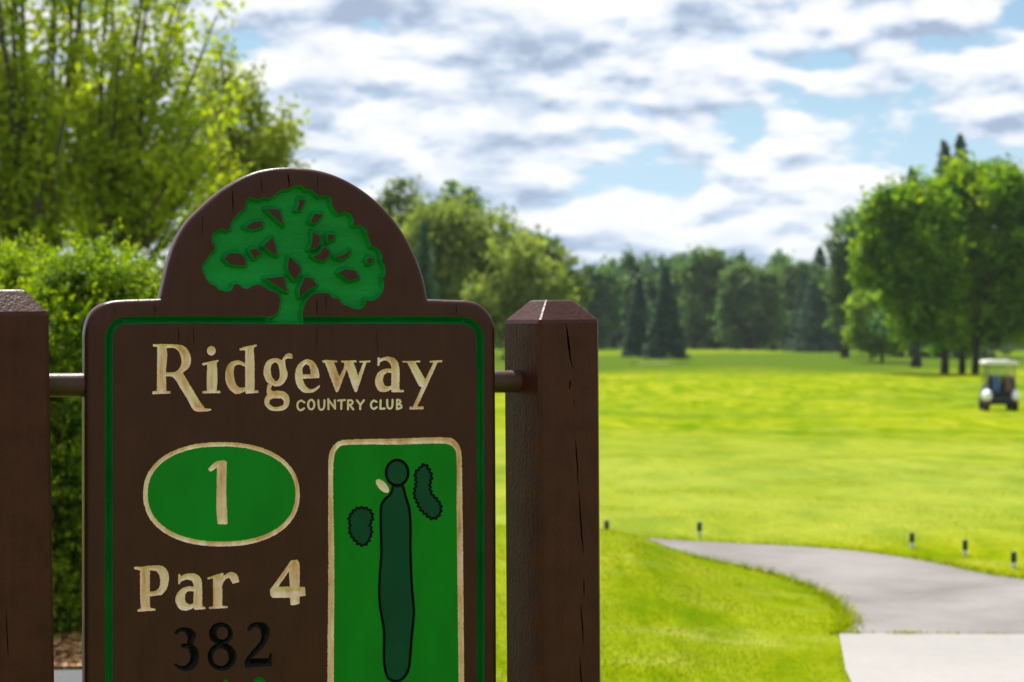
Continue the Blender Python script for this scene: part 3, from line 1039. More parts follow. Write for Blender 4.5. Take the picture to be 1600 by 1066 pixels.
def ell(cx, cy, rx, ry, n=40, p=2.0, rot=0.0):
    o = []
    for i in range(n):
        a = 2 * math.pi * i / n
        c, s = math.cos(a), math.sin(a)
        x, y = rx * math.copysign(abs(c) ** (2 / p), c), ry * math.copysign(abs(s) ** (2 / p), s)
        o.append((cx + x * math.cos(rot) - y * math.sin(rot), cy + x * math.sin(rot) + y * math.cos(rot)))
    return o


def stroke_poly(pts, w, closed=False, sm=True, step=1.2):
    """outline of a pen stroke of width w; closed strokes return (outer, inner)"""
    C = smooth_poly(pts, closed, step, 60 if sm else 1) if sm else [np.array(p, float) for p in pts]
    n = len(C)
    Lf, Rt = [], []
    for i in range(n):
        a = C[i - 1] if (closed or i > 0) else C[0]
        b = C[(i + 1) % n] if (closed or i < n - 1) else C[-1]
        d = b - a
        d = d / (np.linalg.norm(d) + 1e-9)
        nn = np.array([-d[1], d[0]])
        Lf.append(C[i] + nn * w / 2)
        Rt.append(C[i] - nn * w / 2)
    if closed:
        return Lf, Rt
    d0 = (C[0] - C[1]) / np.linalg.norm(C[0] - C[1])
    d1 = (C[-1] - C[-2]) / np.linalg.norm(C[-1] - C[-2])
    cap1 = [C[-1] + (d1 * math.cos(a) + np.array([-d1[1], d1[0]]) * math.sin(a)) * w / 2 for a in (0.9, 0.3, -0.3, -0.9)]
    cap0 = [C[0] + (d0 * math.cos(a) + np.array([-d0[1], d0[0]]) * math.sin(a)) * w / 2 for a in (0.9, 0.3, -0.3, -0.9)]
    return Lf + cap1 + Rt[::-1] + cap0


def area(p):
    return sum(p[i][0] * p[(i + 1) % len(p)][1] - p[(i + 1) % len(p)][0] * p[i][1] for i in range(len(p))) / 2


REG = []     # carved / painted regions, later ones lie over earlier ones


def region(name, polys, mat, prof=None, holes=(), grid=1.8, jit=0.22, raw=False, label=None):
    pp = [p if raw else smooth_poly(p, True, 1.3, 42, jit) for p in polys]
    hh = [p if raw else smooth_poly(p, True, 1.3, 42, jit) for p in holes]
    REG.append(dict(pts=[], name=name, polys=pp, holes=hh, mat=mat, prof=prof, grid=grid, label=label))


PXM = D0 / FPX     # metres per picture pixel at the sign


def vcut(maxd, slope=0.9):
    return lambda d: np.minimum(d * slope, maxd)


def flatcut(depth, slope=1.6):
    return lambda d: np.minimum(d * slope, depth)


# board outline (front face, picture pixels)
left_c = [(133, 1225), (133, 528), (136, 505), (144, 488), (158, 476), (176, 470), (200, 468)]
arch = [(251, 466.5), (257, 440), (264, 410), (275.5, 377), (292, 348), (314, 325), (340, 302), (370, 281.5), (403, 267), (446, 261),
        (494, 265), (533, 277), (568, 297), (599, 323), (625, 354), (647, 393), (662, 432), (669.5, 467.5)]
right_c = [(730, 469.5), (748, 474), (762, 485), (771, 500), (775, 522), (778, 1225)]
OUT = []
OUT += smooth_poly([(776, 1225), (133, 1225)], False, 12)[:-1]
OUT += smooth_poly(left_c, False, 4)[:-1]
OUT += smooth_poly([(200, 468), (251, 466.5)], False, 6)[:-1]
OUT += smooth_poly(arch, False, 4)[:-1]
OUT += smooth_poly([(669.5, 467.5), (730, 469.5)], False, 6)[:-1]
OUT += smooth_poly(right_c, False, 4)[:-1]
OUT = [p for p in OUT]

# --- border groove
bl = smooth_poly([(170, 1205), (170, 540), (171, 522), (178, 508), (196, 500.8), (460, 500.6), (722, 501), (739, 507), (748.5, 519), (750, 540), (751, 1205)], False, 3, 60)
bl = [tuple(p) for p in bl]
L_, R_ = [], []
lo_, ri_ = stroke_poly(bl, 11.5, True, False)
# close along the bottom
region('border_line', [lo_ if abs(area(lo_)) > abs(area(ri_)) else ri_], M['border_green'], vcut(0.010, 1.5),
       [ri_ if abs(area(lo_)) > abs(area(ri_)) else lo_], 2.2, raw=True)

# --- carved tree emblem
tree_out = [(419, 498), (433, 489), (437, 478), (436.7, 462), (433, 457.5), (422.6, 454), (411, 447), (402, 444.6), (393, 447), (386.6, 451), (380, 450), (375, 446),
            (370, 443.5), (365, 445), (363, 451), (359.5, 455), (350.5, 455), (341.5, 452.5), (337, 447.5), (327, 442), (320.7, 431.7), (315.6, 418), (317, 412.5),
            (324.6, 402.4), (329, 396), (337, 388), (332, 378), (331, 370), (335, 362), (347, 357.7), (354, 360.5), (360, 357.7), (360.7, 348.7), (371, 335), (383, 324),
            (385, 315), (389, 308), (396.7, 310), (405.7, 312), (411, 307.6), (420, 310), (429, 305), (438.4, 297), (445, 295.8), (452, 295), (460, 289.8), (471.4, 289.6),
            (478, 296.3), (486, 295.8), (492.8, 302.5), (498.4, 307), (507, 305), (515.3, 307), (518, 313.8), (518.7, 321.7), (523, 328), (528.8, 334.6), (539, 330.7), (546.8, 334),
            (552, 343), (552, 352), (565, 353), (572, 358.8), (573.9, 367.8), (577.3, 374.6), (579.5, 384.7), (589.6, 387), (596.4, 397), (597.5, 402.4), (596.4, 407),
            (601.5, 417), (602, 428.3), (597.5, 435), (599.8, 444), (599.2, 453), (595.3, 459.8), (587.4, 467.7), (579.5, 470.5), (571.6, 467.7), (571, 477.8),
            (563.7, 483), (551.4, 481.8), (543.5, 478.4), (534.5, 474.5), (530, 467.7), (519.8, 465), (513, 458.7), (499.5, 457.6), (489.4, 460.4), (479.3, 470),
            (473.6, 483.5), (473, 495), (474, 506.5), (417, 506.5)]
zA, zB, zC, zD = (310, 280), (450, 280), (310, 390), (450, 390)
S1 = 8.88
isl = [zpts(zA, S1, [(935, 415), (1070, 412), (1135, 442), (1165, 560), (1185, 650), (1060, 530)]),
       zpts(zA, S1, [(640, 672), (760, 600), (880, 578), (903, 655), (760, 698)]),
       zpts(zB, S1, [(150, 280), (232, 285), (218, 360), (172, 430), (112, 438), (150, 350)]),
       zpts(zB, S1, [(370, 480), (482, 482), (440, 552), (350, 620), (310, 588)]),
       zpts(zB, S1, [(340, 730), (458, 790), (440, 880), (390, 950), (295, 975), (330, 890)]),
       zpts(zB, S1, [(550, 768), (640, 768), (645, 828), (600, 850), (555, 872)]),
       zpts(zD, S1, [(348, 95), (440, 45), (498, -42), (582, 20), (560, 100), (500, 152), (400, 132)]),
       zpts(zD, S1, [(660, 110), (780, 62), (868, 2), (850, 80), (740, 140)]),
       zpts(zD, S1, [(1130, 108), (1186, 130), (1172, 182), (1120, 204), (1084, 150)]),
       zpts(zD, S1, [(705, 320), (800, 275), (920, 295), (965, 340), (988, 400), (850, 436)]),
       zpts(zD, S1, [(12, 125), (30, 105), (170, 235), (182, 290), (95, 430), (2, 285)]),
       zpts(zC, S1, [(925, 402), (1190, 370), (1235, 590), (1000, 445)]),
       zpts(zD, S1, [(235, 382), (330, 400), (410, 490), (270, 570), (165, 665), (160, 560)]),
       zpts(zC, S1, [(360, 130), (410, 65), (480, 48), (570, 55), (650, 130), (668, 222), (470, 210)]),
       zpts(zC, S1, [(705, 15), (760, -15), (840, 5), (865, 60), (780, 128)]),
       zpts(zA, S1, [(1030, 805), (1080, 950), (1088, 1062), (1000, 1010), (900, 920)])]
region('carved_tree', [tree_out], M['carve_green'], flatcut(0.0135, 2.6), isl, 1.7, 0.15)

# --- letters
ZE, ZF, ZG = (230, 530), (390, 530), (540, 530)


def letter(org, s, polys, holes=(), mat='tan', name='letter', depth=0.012, slope=0.85, grid=1.5):
    region(name, [zpts(org, s, p) for p in polys], M[mat], vcut(depth, slope), [zpts(org, s, h) for h in holes], grid, 0.2)


letter(ZE, S1, [[(140, 80), (265, 100), (278, 230), (262, 400), (265, 740), (135, 740)],
                [(78, 72), (260, 68), (260, 125), (150, 120), (130, 105), (82, 105)],
                [(240, 70), (400, 75), (500, 95), (560, 150), (600, 230), (605, 320), (580, 390), (490, 470), (440, 500), (380, 520), (250, 512), (250, 462), (330, 462), (400, 450), (450, 400), (475, 330), (465, 240), (430, 165), (370, 125), (240, 125)],
                [(350, 522), (390, 462), (490, 462), (560, 580), (650, 730), (720, 850), (800, 960), (880, 968), (892, 985), (840, 1000), (690, 1004), (640, 980), (560, 840), (450, 660), (390, 560)],
                [(70, 728), (140, 718), (265, 718), (322, 725), (320, 755), (75, 765)]])
letter(ZE, S1, [ell(890, 162, 61, 66, 20), [(835, 322), (965, 310), (975, 550), (960, 735), (830, 735), (826, 560)],
                [(763, 340), (780, 330), (980, 288), (996, 300), (970, 322), (780, 366), (763, 355)], [(763, 720), (1010, 716), (1014, 748), (768, 755)]])
letter(ZE, S1, [[(1360, 110), (1478, 118), (1490, 400), (1488, 735), (1360, 742)], [(1280, 130), (1330, 114), (1515, 73), (1521, 100), (1400, 145), (1288, 158)],
                [(1365, 718), (1540, 711), (1544, 746), (1368, 757)],
                [(1372, 342), (1300, 305), (1240, 295), (1160, 320), (1110, 380), (1085, 480), (1090, 580), (1130, 680), (1190, 740), (1240, 762), (1310, 745), (1372, 715),
                 (1372, 658), (1330, 672), (1280, 672), (1235, 630), (1210, 550), (1200, 470), (1210, 390), (1240, 360), (1290, 355), (1372, 392)]])
letter(ZF, S1, [[(365, 265), (430, 285), (480, 340), (515, 430), (525, 510), (490, 590), (440, 640), (370, 655), (290, 630), (230, 580), (195, 490), (200, 400), (240, 310), (300, 275)]],
       [[(350, 320), (390, 345), (415, 430), (415, 530), (390, 580), (350, 580), (310, 520), (293, 440), (305, 360)]])
g_top = REG.pop()
letter(ZF, S1, [[(380, 718), (480, 730), (540, 785), (554, 860), (530, 940), (470, 985), (380, 998), (290, 985), (230, 935), (205, 870), (220, 810), (250, 770), (300, 735)],
                [(255, 622), (312, 640), (292, 690), (320, 722), (400, 715), (330, 815), (280, 815), (250, 780), (238, 700)],
                [(440, 320), (460, 270), (500, 215), (550, 195), (590, 210), (600, 262), (570, 272), (530, 265), (492, 290), (500, 380)]],
       [[(320, 825), (440, 822), (478, 860), (465, 915), (400, 940), (320, 935), (272, 895), (280, 845)]])
REG[-1]['polys'] += g_top['polys']
REG[-1]['holes'] += g_top['holes']
letter(ZF, S1, [[(968, 540), (965, 480), (945, 400), (905, 330), (850, 290), (780, 283), (710, 320), (655, 390), (630, 490), (640, 590), (680, 680), (740, 735), (820, 748), (890, 735), (950, 690), (980, 650),
                 (965, 638), (930, 665), (880, 690), (830, 690), (780, 650), (750, 590), (740, 548)]],
       [[(738, 490), (735, 400), (780, 345), (820, 365), (845, 430), (848, 490)]])
letter(ZF, S1, [[(1003, 300), (1060, 290), (1216, 298), (1216, 322), (1018, 326)], [(1040, 312), (1165, 310), (1245, 520), (1305, 400), (1322, 318), (1368, 318), (1345, 420), (1228, 728), (1210, 738), (1195, 728)],
                [(1268, 300), (1480, 294), (1482, 322), (1274, 324)],
                [(1300, 312), (1437, 312), (1507, 505), (1582, 312), (1624, 312), (1492, 722), (1474, 738), (1452, 718), (1340, 400)],
                [(1522, 305), (1678, 296), (1672, 321), (1526, 326)]])
letter(ZG, S1, [[(443, 255), (470, 255), (478, 270), (540, 250), (610, 246), (680, 270), (730, 330), (747, 420), (747, 680), (760, 705), (806, 706), (810, 730), (780, 737), (642, 737), (633, 700), (635, 400), (620, 350), (580, 305), (530, 297), (475, 322), (467, 374), (443, 374)],
                [(645, 418), (580, 408), (500, 430), (440, 480), (410, 570), (420, 650), (460, 715), (520, 736), (580, 725), (645, 690), (645, 640), (580, 660), (540, 640), (518, 570), (530, 500), (580, 462), (645, 472)]])
letter(ZG, S1, [[(788, 305), (1037, 299), (1032, 322), (800, 326)], [(850, 312), (960, 312), (1110, 568), (1080, 650), (1050, 666), (1020, 650)],
                [(1225, 312), (1278, 318), (1120, 670), (990, 940), (935, 940), (1050, 680)], [(1168, 300), (1341, 291), (1336, 322), (1168, 324)], [(888, 940), (1080, 933), (1087, 972), (888, 978)]])

# COUNTRY CLUB in small strokes
ZH, SH = (455, 610), 8.889
cc_ = [[[(183, 168), (140, 140), (98, 165), (86, 215), (100, 258), (135, 276), (178, 250)]],
       'O',
       [[(378, 138), (382, 220), (395, 258), (415, 270), (445, 256), (458, 220), (462, 138)]],
       [[(518, 262), (514, 122)], [(514, 128), (608, 250)], [(608, 254), (605, 138)]],
       [[(650, 142), (745, 135)], [(697, 140), (695, 258)]],
       [[(788, 265), (790, 140)], [(790, 138), (835, 140), (855, 160), (845, 188), (795, 205)], [(815, 205), (862, 265)]],
       [[(912, 138), (962, 205)], [(1010, 138), (962, 205), (958, 262)]],
       [[(1185, 160), (1150, 140), (1118, 165), (1108, 205), (1120, 242), (1150, 260), (1188, 235)]],
       [[(1242, 138), (1238, 256)], [(1238, 256), (1298, 252)]],
       [[(1333, 132), (1336, 215), (1350, 246), (1372, 254), (1394, 240), (1405, 210), (1408, 130)]],
       [[(1470, 130), (1468, 262)], [(1470, 130), (1510, 136), (1518, 165), (1480, 190)], [(1480, 190), (1528, 205), (1532, 240), (1468, 262)]]]
for g in cc_:
    if g == 'O':
        region('letter', [zpts(ZH, SH, ell(278, 197, 58, 80, 30))], M['cream'], vcut(.005, 1.0), [zpts(ZH, SH, ell(278, 199, 28, 52, 24))], 1.2, .12)
    else:
        region('letter', [stroke_poly(zpts(ZH, SH, q), 3.15) for q in g], M['cream'], vcut(.005, 1.0), (), 1.1, raw=True)

# --- number oval
ZL, SL = (215, 680), 5.923
oo = zpts(ZL, SL, ell(776, 548, 724, 482, 72, 2.25))
oi = zpts(ZL, SL, ell(777, 545, 684, 440, 72, 2.25))
region('number_oval', [oi], M['green'], None, (), 0, .25)
region('oval_rim', [oo], M['tan'], vcut(.005, 1.0), [oi], 1.8, .3)
REG[-1]['holes'] = REG[-2]['polys']
letter(ZL, SL, [[(735, 262), (800, 230), (826, 248), (820, 500), (832, 815), (820, 826), (740, 822), (730, 700)], [(653, 310), (730, 245), (800, 235), (745, 292), (680, 338), (660, 330)]], name='digit', depth=.006, slope=.7)

# --- Par 4
ZI = (200, 870)
letter(ZI, SH, [[(165, 165), (305, 165), (305, 690), (322, 715), (380, 722), (382, 748), (135, 764), (130, 740), (180, 712), (172, 600)],
                [(82, 148), (110, 137), (170, 140), (300, 125), (300, 187), (170, 187), (90, 174)],
                [(290, 128), (430, 121), (510, 150), (560, 230), (566, 330), (540, 440), (470, 532), (295, 552), (295, 488), (380, 475), (430, 430), (448, 340), (430, 250), (390, 197), (290, 187)]])
letter(ZI, SH, [[(698, 245), (722, 238), (732, 270), (800, 240), (890, 231), (960, 250), (1010, 300), (1027, 380), (1032, 690), (1070, 696), (1077, 726), (930, 740), (905, 712), (910, 390), (880, 330), (820, 318), (740, 345), (718, 384), (698, 380)],
                [(920, 416), (830, 411), (740, 450), (680, 520), (658, 600), (680, 680), (730, 735), (790, 749), (860, 735), (920, 702), (920, 645), (860, 665), (810, 640), (790, 580), (800, 510), (840, 480), (920, 482)]])
letter(ZI, SH, [[(1180, 290), (1310, 280), (1310, 680), (1387, 688), (1382, 713), (1130, 724), (1123, 700), (1182, 684)], [(1103, 290), (1310, 223), (1332, 235), (1310, 300), (1180, 302), (1108, 317)],
                [(1296, 300), (1350, 250), (1420, 211), (1480, 225), (1525, 270), (1547, 350), (1450, 376), (1420, 310), (1390, 292), (1350, 320), (1300, 410)]])
letter((400, 860), 10.66, [[(590, 170), (690, 158), (722, 220), (726, 590), (722, 610), (815, 612), (827, 755), (725, 770), (726, 890), (640, 912), (575, 912), (565, 790), (280, 792), (245, 760), (233, 660), (400, 430), (560, 200)]],
       [[(545, 350), (565, 605), (370, 605), (460, 480)]], name='digit')
# --- 382 in black
ZK = (260, 960)
letter(ZK, SH, [[(103, 262), (160, 200), (240, 180), (330, 195), (395, 250), (410, 310), (370, 410), (430, 480), (453, 580), (430, 690), (370, 762), (270, 792), (180, 770), (108, 702), (124, 680), (200, 716), (270, 705), (320, 650), (330, 570), (300, 480), (210, 467), (193, 437), (220, 408), (285, 405), (290, 330), (260, 260), (200, 240), (130, 292)]], mat='black', name='digit')
region('digit', [zpts(ZK, SH, ell(757, 268, 168, 156, 36)), zpts(ZK, SH, ell(772, 590, 201, 196, 40))], M['black'], vcut(.010, .9),
       [zpts(ZK, SH, ell(778, 265, 78, 86, 26)), zpts(ZK, SH, ell(755, 598, 110, 121, 30))], 1.5, .15)
letter(ZK, SH, [[(1118, 216), (1180, 130), (1300, 104), (1390, 140), (1437, 220), (1420, 330), (1370, 430), (1200, 610), (1420, 608), (1430, 545), (1467, 540), (1464, 722), (1093, 747), (1098, 630), (1300, 370), (1310, 240), (1270, 185), (1220, 180), (1150, 237)]], mat='black', name='digit')
# tops of the next, green row of figures
letter(ZK, SH, [[(795, 940), (822, 900), (852, 940), (850, 1500), (798, 1500)]], mat='green', name='digit')
region('digit', [zpts(ZK, SH, ell(1290, 1170, 135, 297, 36))], M['green'], vcut(.010, .9), [zpts(ZK, SH, ell(1290, 1175, 62, 215, 30))], 1.8, .15)

# --- hole map
ZM, SM_ = (500, 670), 5.329
mo = [(514, 1165)] + zpts(ZM, SM_, [(70, 1066), (70, 330), (75, 220), (100, 160), (150, 108), (220, 92), (640, 82), (1050, 73), (1120, 95), (1165, 155), (1178, 230), (1185, 600), (1191, 1066)]) + [(726, 1165), (712, 1180), (528, 1182)]
mi = [(523, 1160)] + zpts(ZM, SM_, [(118, 1066), (108, 420), (118, 230), (140, 175), (195, 138), (640, 132), (1050, 126), (1110, 155), (1135, 215), (1138, 600), (1142, 1066)]) + [(716, 1160), (708, 1170), (532, 1172)]
region('map_panel', [mi], M['map_green'], None, (), 0, .25)
region('map_rim', [mo], M['tan'], vcut(.006, 1.0), [mi], 2.0, .3)
REG[-1]['holes'] = REG[-2]['polys']
ZN, SN_ = (580, 860), 5.175
fw = zpts(ZM, SM_, [(607, 478), (592, 540), (540, 590), (512, 640), (506, 750), (512, 1000)]) + zpts(ZN, SN_, [(84, 0), (66, 300), (72, 450), (103, 650), (106, 900), (132, 1025), (180, 1056), (238, 1050), (292, 990), (312, 900), (328, 700), (345, 500), (330, 300), (318, 0)]) + \
    zpts(ZM, SM_, [(754, 800), (742, 660), (715, 570), (692, 478)])
gr = zpts(ZM, SM_, ell(643, 368, 92, 106, 36))


def scallop(pts, amp=1.6, wl=7.0):
    C = smooth_poly(pts, True, 1.0, 180)
    per = sum(np.linalg.norm(C[i] - C[i - 1]) for i in range(len(C)))
    nw = round(per / wl)
    s = 0
    out = []
    for i in range(len(C)):
        s += np.linalg.norm(C[i] - C[i - 1])
        d = C[(i + 1) % len(C)] - C[i - 1]
        d = d / (np.linalg.norm(d) + 1e-9)
        out.append(tuple(C[i] + np.array([-d[1], d[0]]) * amp * math.sin(2 * math.pi * nw * s / per)))
    return out


tl = scallop(zpts(ZM, SM_, [(290, 675), (350, 658), (415, 680), (440, 740), (418, 800), (432, 850), (415, 910), (385, 962), (335, 968), (285, 925), (248, 860), (250, 800), (242, 745)]))
trr = scallop(zpts(ZM, SM_, [(872, 298), (905, 335), (930, 400), (916, 470), (930, 540), (975, 590), (1008, 650), (990, 725), (935, 750), (880, 715), (835, 670), (812, 620), (785, 550), (800, 450), (795, 370), (835, 325)]))
for nm, pts, w, lab in (('map_fairway', fw, 4.3, None), ('map_green_spot', gr, 4.6, None), ('map_trees', tl, 3.4, None), ('map_trees', trr, 3.4, None)):
    C = smooth_poly(pts, True, 1.5, 75)
    region(nm, [C], M['dark_green'], None, (), 0, raw=True)
    a_, b_ = stroke_poly([tuple(p) for p in C], w, True, False)
    if abs(area(a_)) < abs(area(b_)):
        a_, b_ = b_, a_
    region('map_outline', [a_], M['black'], vcut(.003, .9), [b_], 1.6, raw=True)
region('map_bunker', [zpts(ZM, SM_, ell(520, 477, 72, 34, 24, 2.0, 0.82))], M['cream'], vcut(.003, .5), (), 1.6, .15)

# --- drying cracks in the board
def sliver(pts, w):
    n_ = len(pts)
    a_ = [(x - w * math.sin(math.pi * (i + .35) / (n_ - .3)) / 2, y) for i, (x, y) in enumerate(pts)]
    b_ = [(x + w * math.sin(math.pi * (i + .35) / (n_ - .3)) / 2, y) for i, (x, y) in enumerate(pts)]
    return a_ + b_[::-1]


def crack_line(x0, y0, x1, y1, w, n_=7):
    return sliver([(x0 + (x1 - x0) * i / n_ + random.gauss(0, .18), y0 + (y1 - y0) * i / n_) for i in range(n_ + 1)], w)


for c_ in ((363.5, 291, 364, 335, 1.0), (407, 275, 410, 304, .7), (449.5, 268, 452.5, 292, 1.3), (496, 272, 497, 299, .6), (495, 466, 496, 493, .9), (509, 460, 510, 482, .7),
           (317, 332, 316, 372, .55), (179, 477, 180, 492, .6), (242, 474, 242, 492, .7), (279, 511, 279.5, 536, .8), (302, 511, 303, 542, .6), (495, 510, 495, 545, .5),
           (713, 476, 713, 492, .6), (295, 1050, 297, 1110, .6), (588, 512, 590, 552, .5)):
    region('crack', [crack_line(*c_[:4], c_[4] * 1.7)], M['crack'], vcut(.004, 3.0), (), 0, raw=True)
    q_ = REG[-1]['polys'][0]
    REG[-1]['pts'] = [((q_[i][0] + q_[-1 - i][0]) / 2, (q_[i][1] + q_[-1 - i][1]) / 2) for i in range(1, len(q_) // 2 - 1)]


def carve(outline, regs, to_uv, flip=False):
    """triangulate a face with all its regions; returns per-region (verts, tris); index 0 is the bare face"""
    pts, eds = [], []

    def addpoly(p):
        b = len(pts)
        for q in p:
            pts.append(Vector(to_uv(q)))
        m_ = len(p)
        for i in range(m_):
            eds.append((b + i, b + (i + 1) % m_))
    addpoly(outline)
    for r in regs:
        for p in r['polys']:
            addpoly(p)
        for p in r['holes']:
            addpoly(p)
    tests = []
    for r in regs:
        pu = [np.array([to_uv(q) for q in p]) for p in r['polys']]
        hu = [np.array([to_uv(q) for q in p]) for p in r['holes']]
        tests.append((pu, hu))
        for q in r.get('pts', ()):
            pts.append(Vector(to_uv(q)))
        if r['prof'] and r['grid']:
            allp = np.concatenate(pu)
            g = r['grid'] * PXM
            gx, gz = np.meshgrid(np.arange(allp[:, 0].min(), allp[:, 0].max(), g), np.arange(allp[:, 1].min(), allp[:, 1].max(), g))
            G = np.column_stack([gx.ravel(), gz.ravel()]) + rng.uniform(-.12, .12, (gx.size, 2)) * g
            ok = np.zeros(len(G), bool)
            for p in pu:
                ok |= inside(G, p)
            for p in hu:
                ok &= ~inside(G, p)
            G = G[ok]
            if len(G):
                segs = np.concatenate([np.concatenate([p, np.roll(p, -1, 0)], 1) for p in pu + hu])
                dmin = segdist(G, segs)
                for q in G[dmin > .35 * g]:
                    pts.append(Vector(q))
    vo, eo, fo, *_ = delaunay_2d_cdt(pts, eds, [], 0, 1e-7)
    va = np.array([(v.x, v.y) for v in vo])
    fa = np.array([f for f in fo if len(f) == 3])
    a, b, c = va[fa[:, 0]], va[fa[:, 1]], va[fa[:, 2]]
    cr = (b[:, 0] - a[:, 0]) * (c[:, 1] - a[:, 1]) - (b[:, 1] - a[:, 1]) * (c[:, 0] - a[:, 0])
    fa = fa[np.abs(cr) > 1e-14]
    cr = cr[np.abs(cr) > 1e-14]
    fa[cr < 0] = fa[cr < 0][:, ::-1]
    cen = va[fa].mean(1)
    own = np.where(inside(cen, np.array([to_uv(q) for q in outline])), 0, -1)
    for k_, (pu, hu) in enumerate(tests):
        ok = np.zeros(len(cen), bool)
        for p in pu:
            ok |= inside(cen, p)
        for p in hu:
            ok &= ~inside(cen, p)
        own[ok & (own >= 0)] = k_ + 1
    out = []
    for k_ in range(len(regs) + 1):
        tri = fa[own == k_]
        if not len(tri):
            out.append(None)
            continue
        dep = np.zeros(len(va))
        prof = regs[k_ - 1]['prof'] if k_ else None
        if prof:
            e = np.concatenate([tri[:, [0, 1]], tri[:, [1, 2]], tri[:, [2, 0]]])
            es = np.sort(e, 1)
            u_, cnt = np.unique(es, axis=0, return_counts=True)
            bd = u_[cnt == 1]
            used = np.unique(tri)
            inner = np.setdiff1d(used, np.unique(bd))
            if len(inner):
                segs = np.concatenate([va[bd[:, 0]], va[bd[:, 1]]], 1)
                dep[inner] = prof(segdist(va[inner], segs))
        used, inv = np.unique(tri, return_inverse=True)
        V = np.column_stack([va[used, 0], dep[used], va[used, 1]])
        out.append((V, inv.reshape(-1, 3)))
    return out


def segdist(P, S):
    """min distance of points P to segments S (x1,y1,x2,y2)"""
    res = np.full(len(P), 1e9)
    a, d = S[:, :2], S[:, 2:] - S[:, :2]
    L2 = (d ** 2).sum(1) + 1e-18
    for i in range(0, len(P), 400):
        p = P[i:i + 400]
        w = p[:, None, :] - a[None]
        t_ = np.clip((w * d[None]).sum(2) / L2, 0, 1)
        q = w - t_[..., None] * d[None]
        res[i:i + 400] = np.sqrt((q ** 2).sum(2).min(1))
    return res


sign = empty('golf_hole_sign', (P0.x, P0.y, GZ), TH, label='brown carved wooden golf hole sign with arched top, hung between two posts', category='sign')
THK = 0.058
# rounded-over rim
OUV = np.array([uv(*p) for p in OUT])
if area(OUV) < 0:
    OUV = OUV[::-1]
def offset(P, d):
    n_ = len(P)
    out = []
    for i in range(n_):
        a, b, c = P[i - 1], P[i], P[(i + 1) % n_]
        u1 = (b - a) / (np.linalg.norm(b - a) + 1e-12)
        u2 = (c - b) / (np.linalg.norm(c - b) + 1e-12)
        n1, n2 = np.array([-u1[1], u1[0]]), np.array([-u2[1], u2[0]])
        m_ = n1 + n2
        m_ = m_ / (np.linalg.norm(m_) + 1e-12)
        out.append(b + m_ * d / max(.5, m_.dot(n1)))
    return np.array(out)


RB = 0.0115
rings = []
for a in np.linspace(0, math.pi / 2, 6):
    rings.append((offset(OUV, RB * (1 - math.cos(a))), RB * (1 - math.sin(a))))
inner = rings[-1][0]
res = carve([tuple(p) for p in inner], REG, lambda q: q) if False else None


def to_uv_mixed(q):
    return q


for r in REG:
    r['polys'] = [[uv(*q) for q in p] for p in r['polys']]
    r['holes'] = [[uv(*q) for q in p] for p in r['holes']]
    r['pts'] = [uv(*q) for q in r['pts']]
res = carve([tuple(p) for p in inner], REG, lambda q: (float(q[0]), float(q[1])))

# board mesh = bare front + rim + sides + back
V0, F0 = res[0]
BV = [V0 + np.array([0, 0, EYE * 0])]
mbv = [tuple(v) for v in V0]
mbf = [tuple(f) for f in F0]
n_ = len(OUV)


def ring3(P, y):
    b = len(mbv)
    mbv.extend([(p[0], y, p[1]) for p in P])
    return b


bases = [ring3(P, y) for P, y in rings[::-1]]
bases.append(ring3(OUV, THK - RB))
for a in np.linspace(math.pi / 2, 0, 4)[1:]:
    bases.append(ring3(offset(OUV, RB * (1 - math.sin(a))), THK - RB + RB * math.cos(a)))
for b0, b1 in zip(bases[:-1], bases[1:]):
    for i in range(n_):
        j = (i + 1) % n_
        mbf.append((b0 + i, b1 + i, b1 + j, b0 + j))
mbf.append(tuple(bases[-1] + i for i in range(n_)))
# heights in uv are world z
me = bpy.data.meshes.new('board')
me.from_pydata([(x, y, z - GZ) for x, y, z in mbv], [], mbf)
bm = bmesh.new()
bm.from_mesh(me)
bmesh.ops.remove_doubles(bm, verts=bm.verts, dist=1e-6)
bmesh.ops.recalc_face_normals(bm, faces=bm.faces)
bm.to_mesh(me)
bm.free()
me.polygons.foreach_set('use_smooth', [True] * len(me.polygons))
board = link('board', me, M['brown'], sign)
me.set_sharp_from_angle(angle=R(40))
for r, rs in zip(REG, res[1:]):
    if rs is None:
        continue
    V, F = rs
    V = V.copy()
    V[:, 2] -= GZ
    o = link(r['name'], quick_mesh(r['name'], V, F, 3), r['mat'], board)
    if r['prof'] is not None and r['name'] not in ('crack',):
        o.data.polygons.foreach_set('use_smooth', [True] * len(o.data.polygons))
        o.data.set_sharp_from_angle(angle=R(28))

# rods and posts
RZ = up(598.5, 3.75) - GZ
ROD = 0.0212
PW = 0.1335


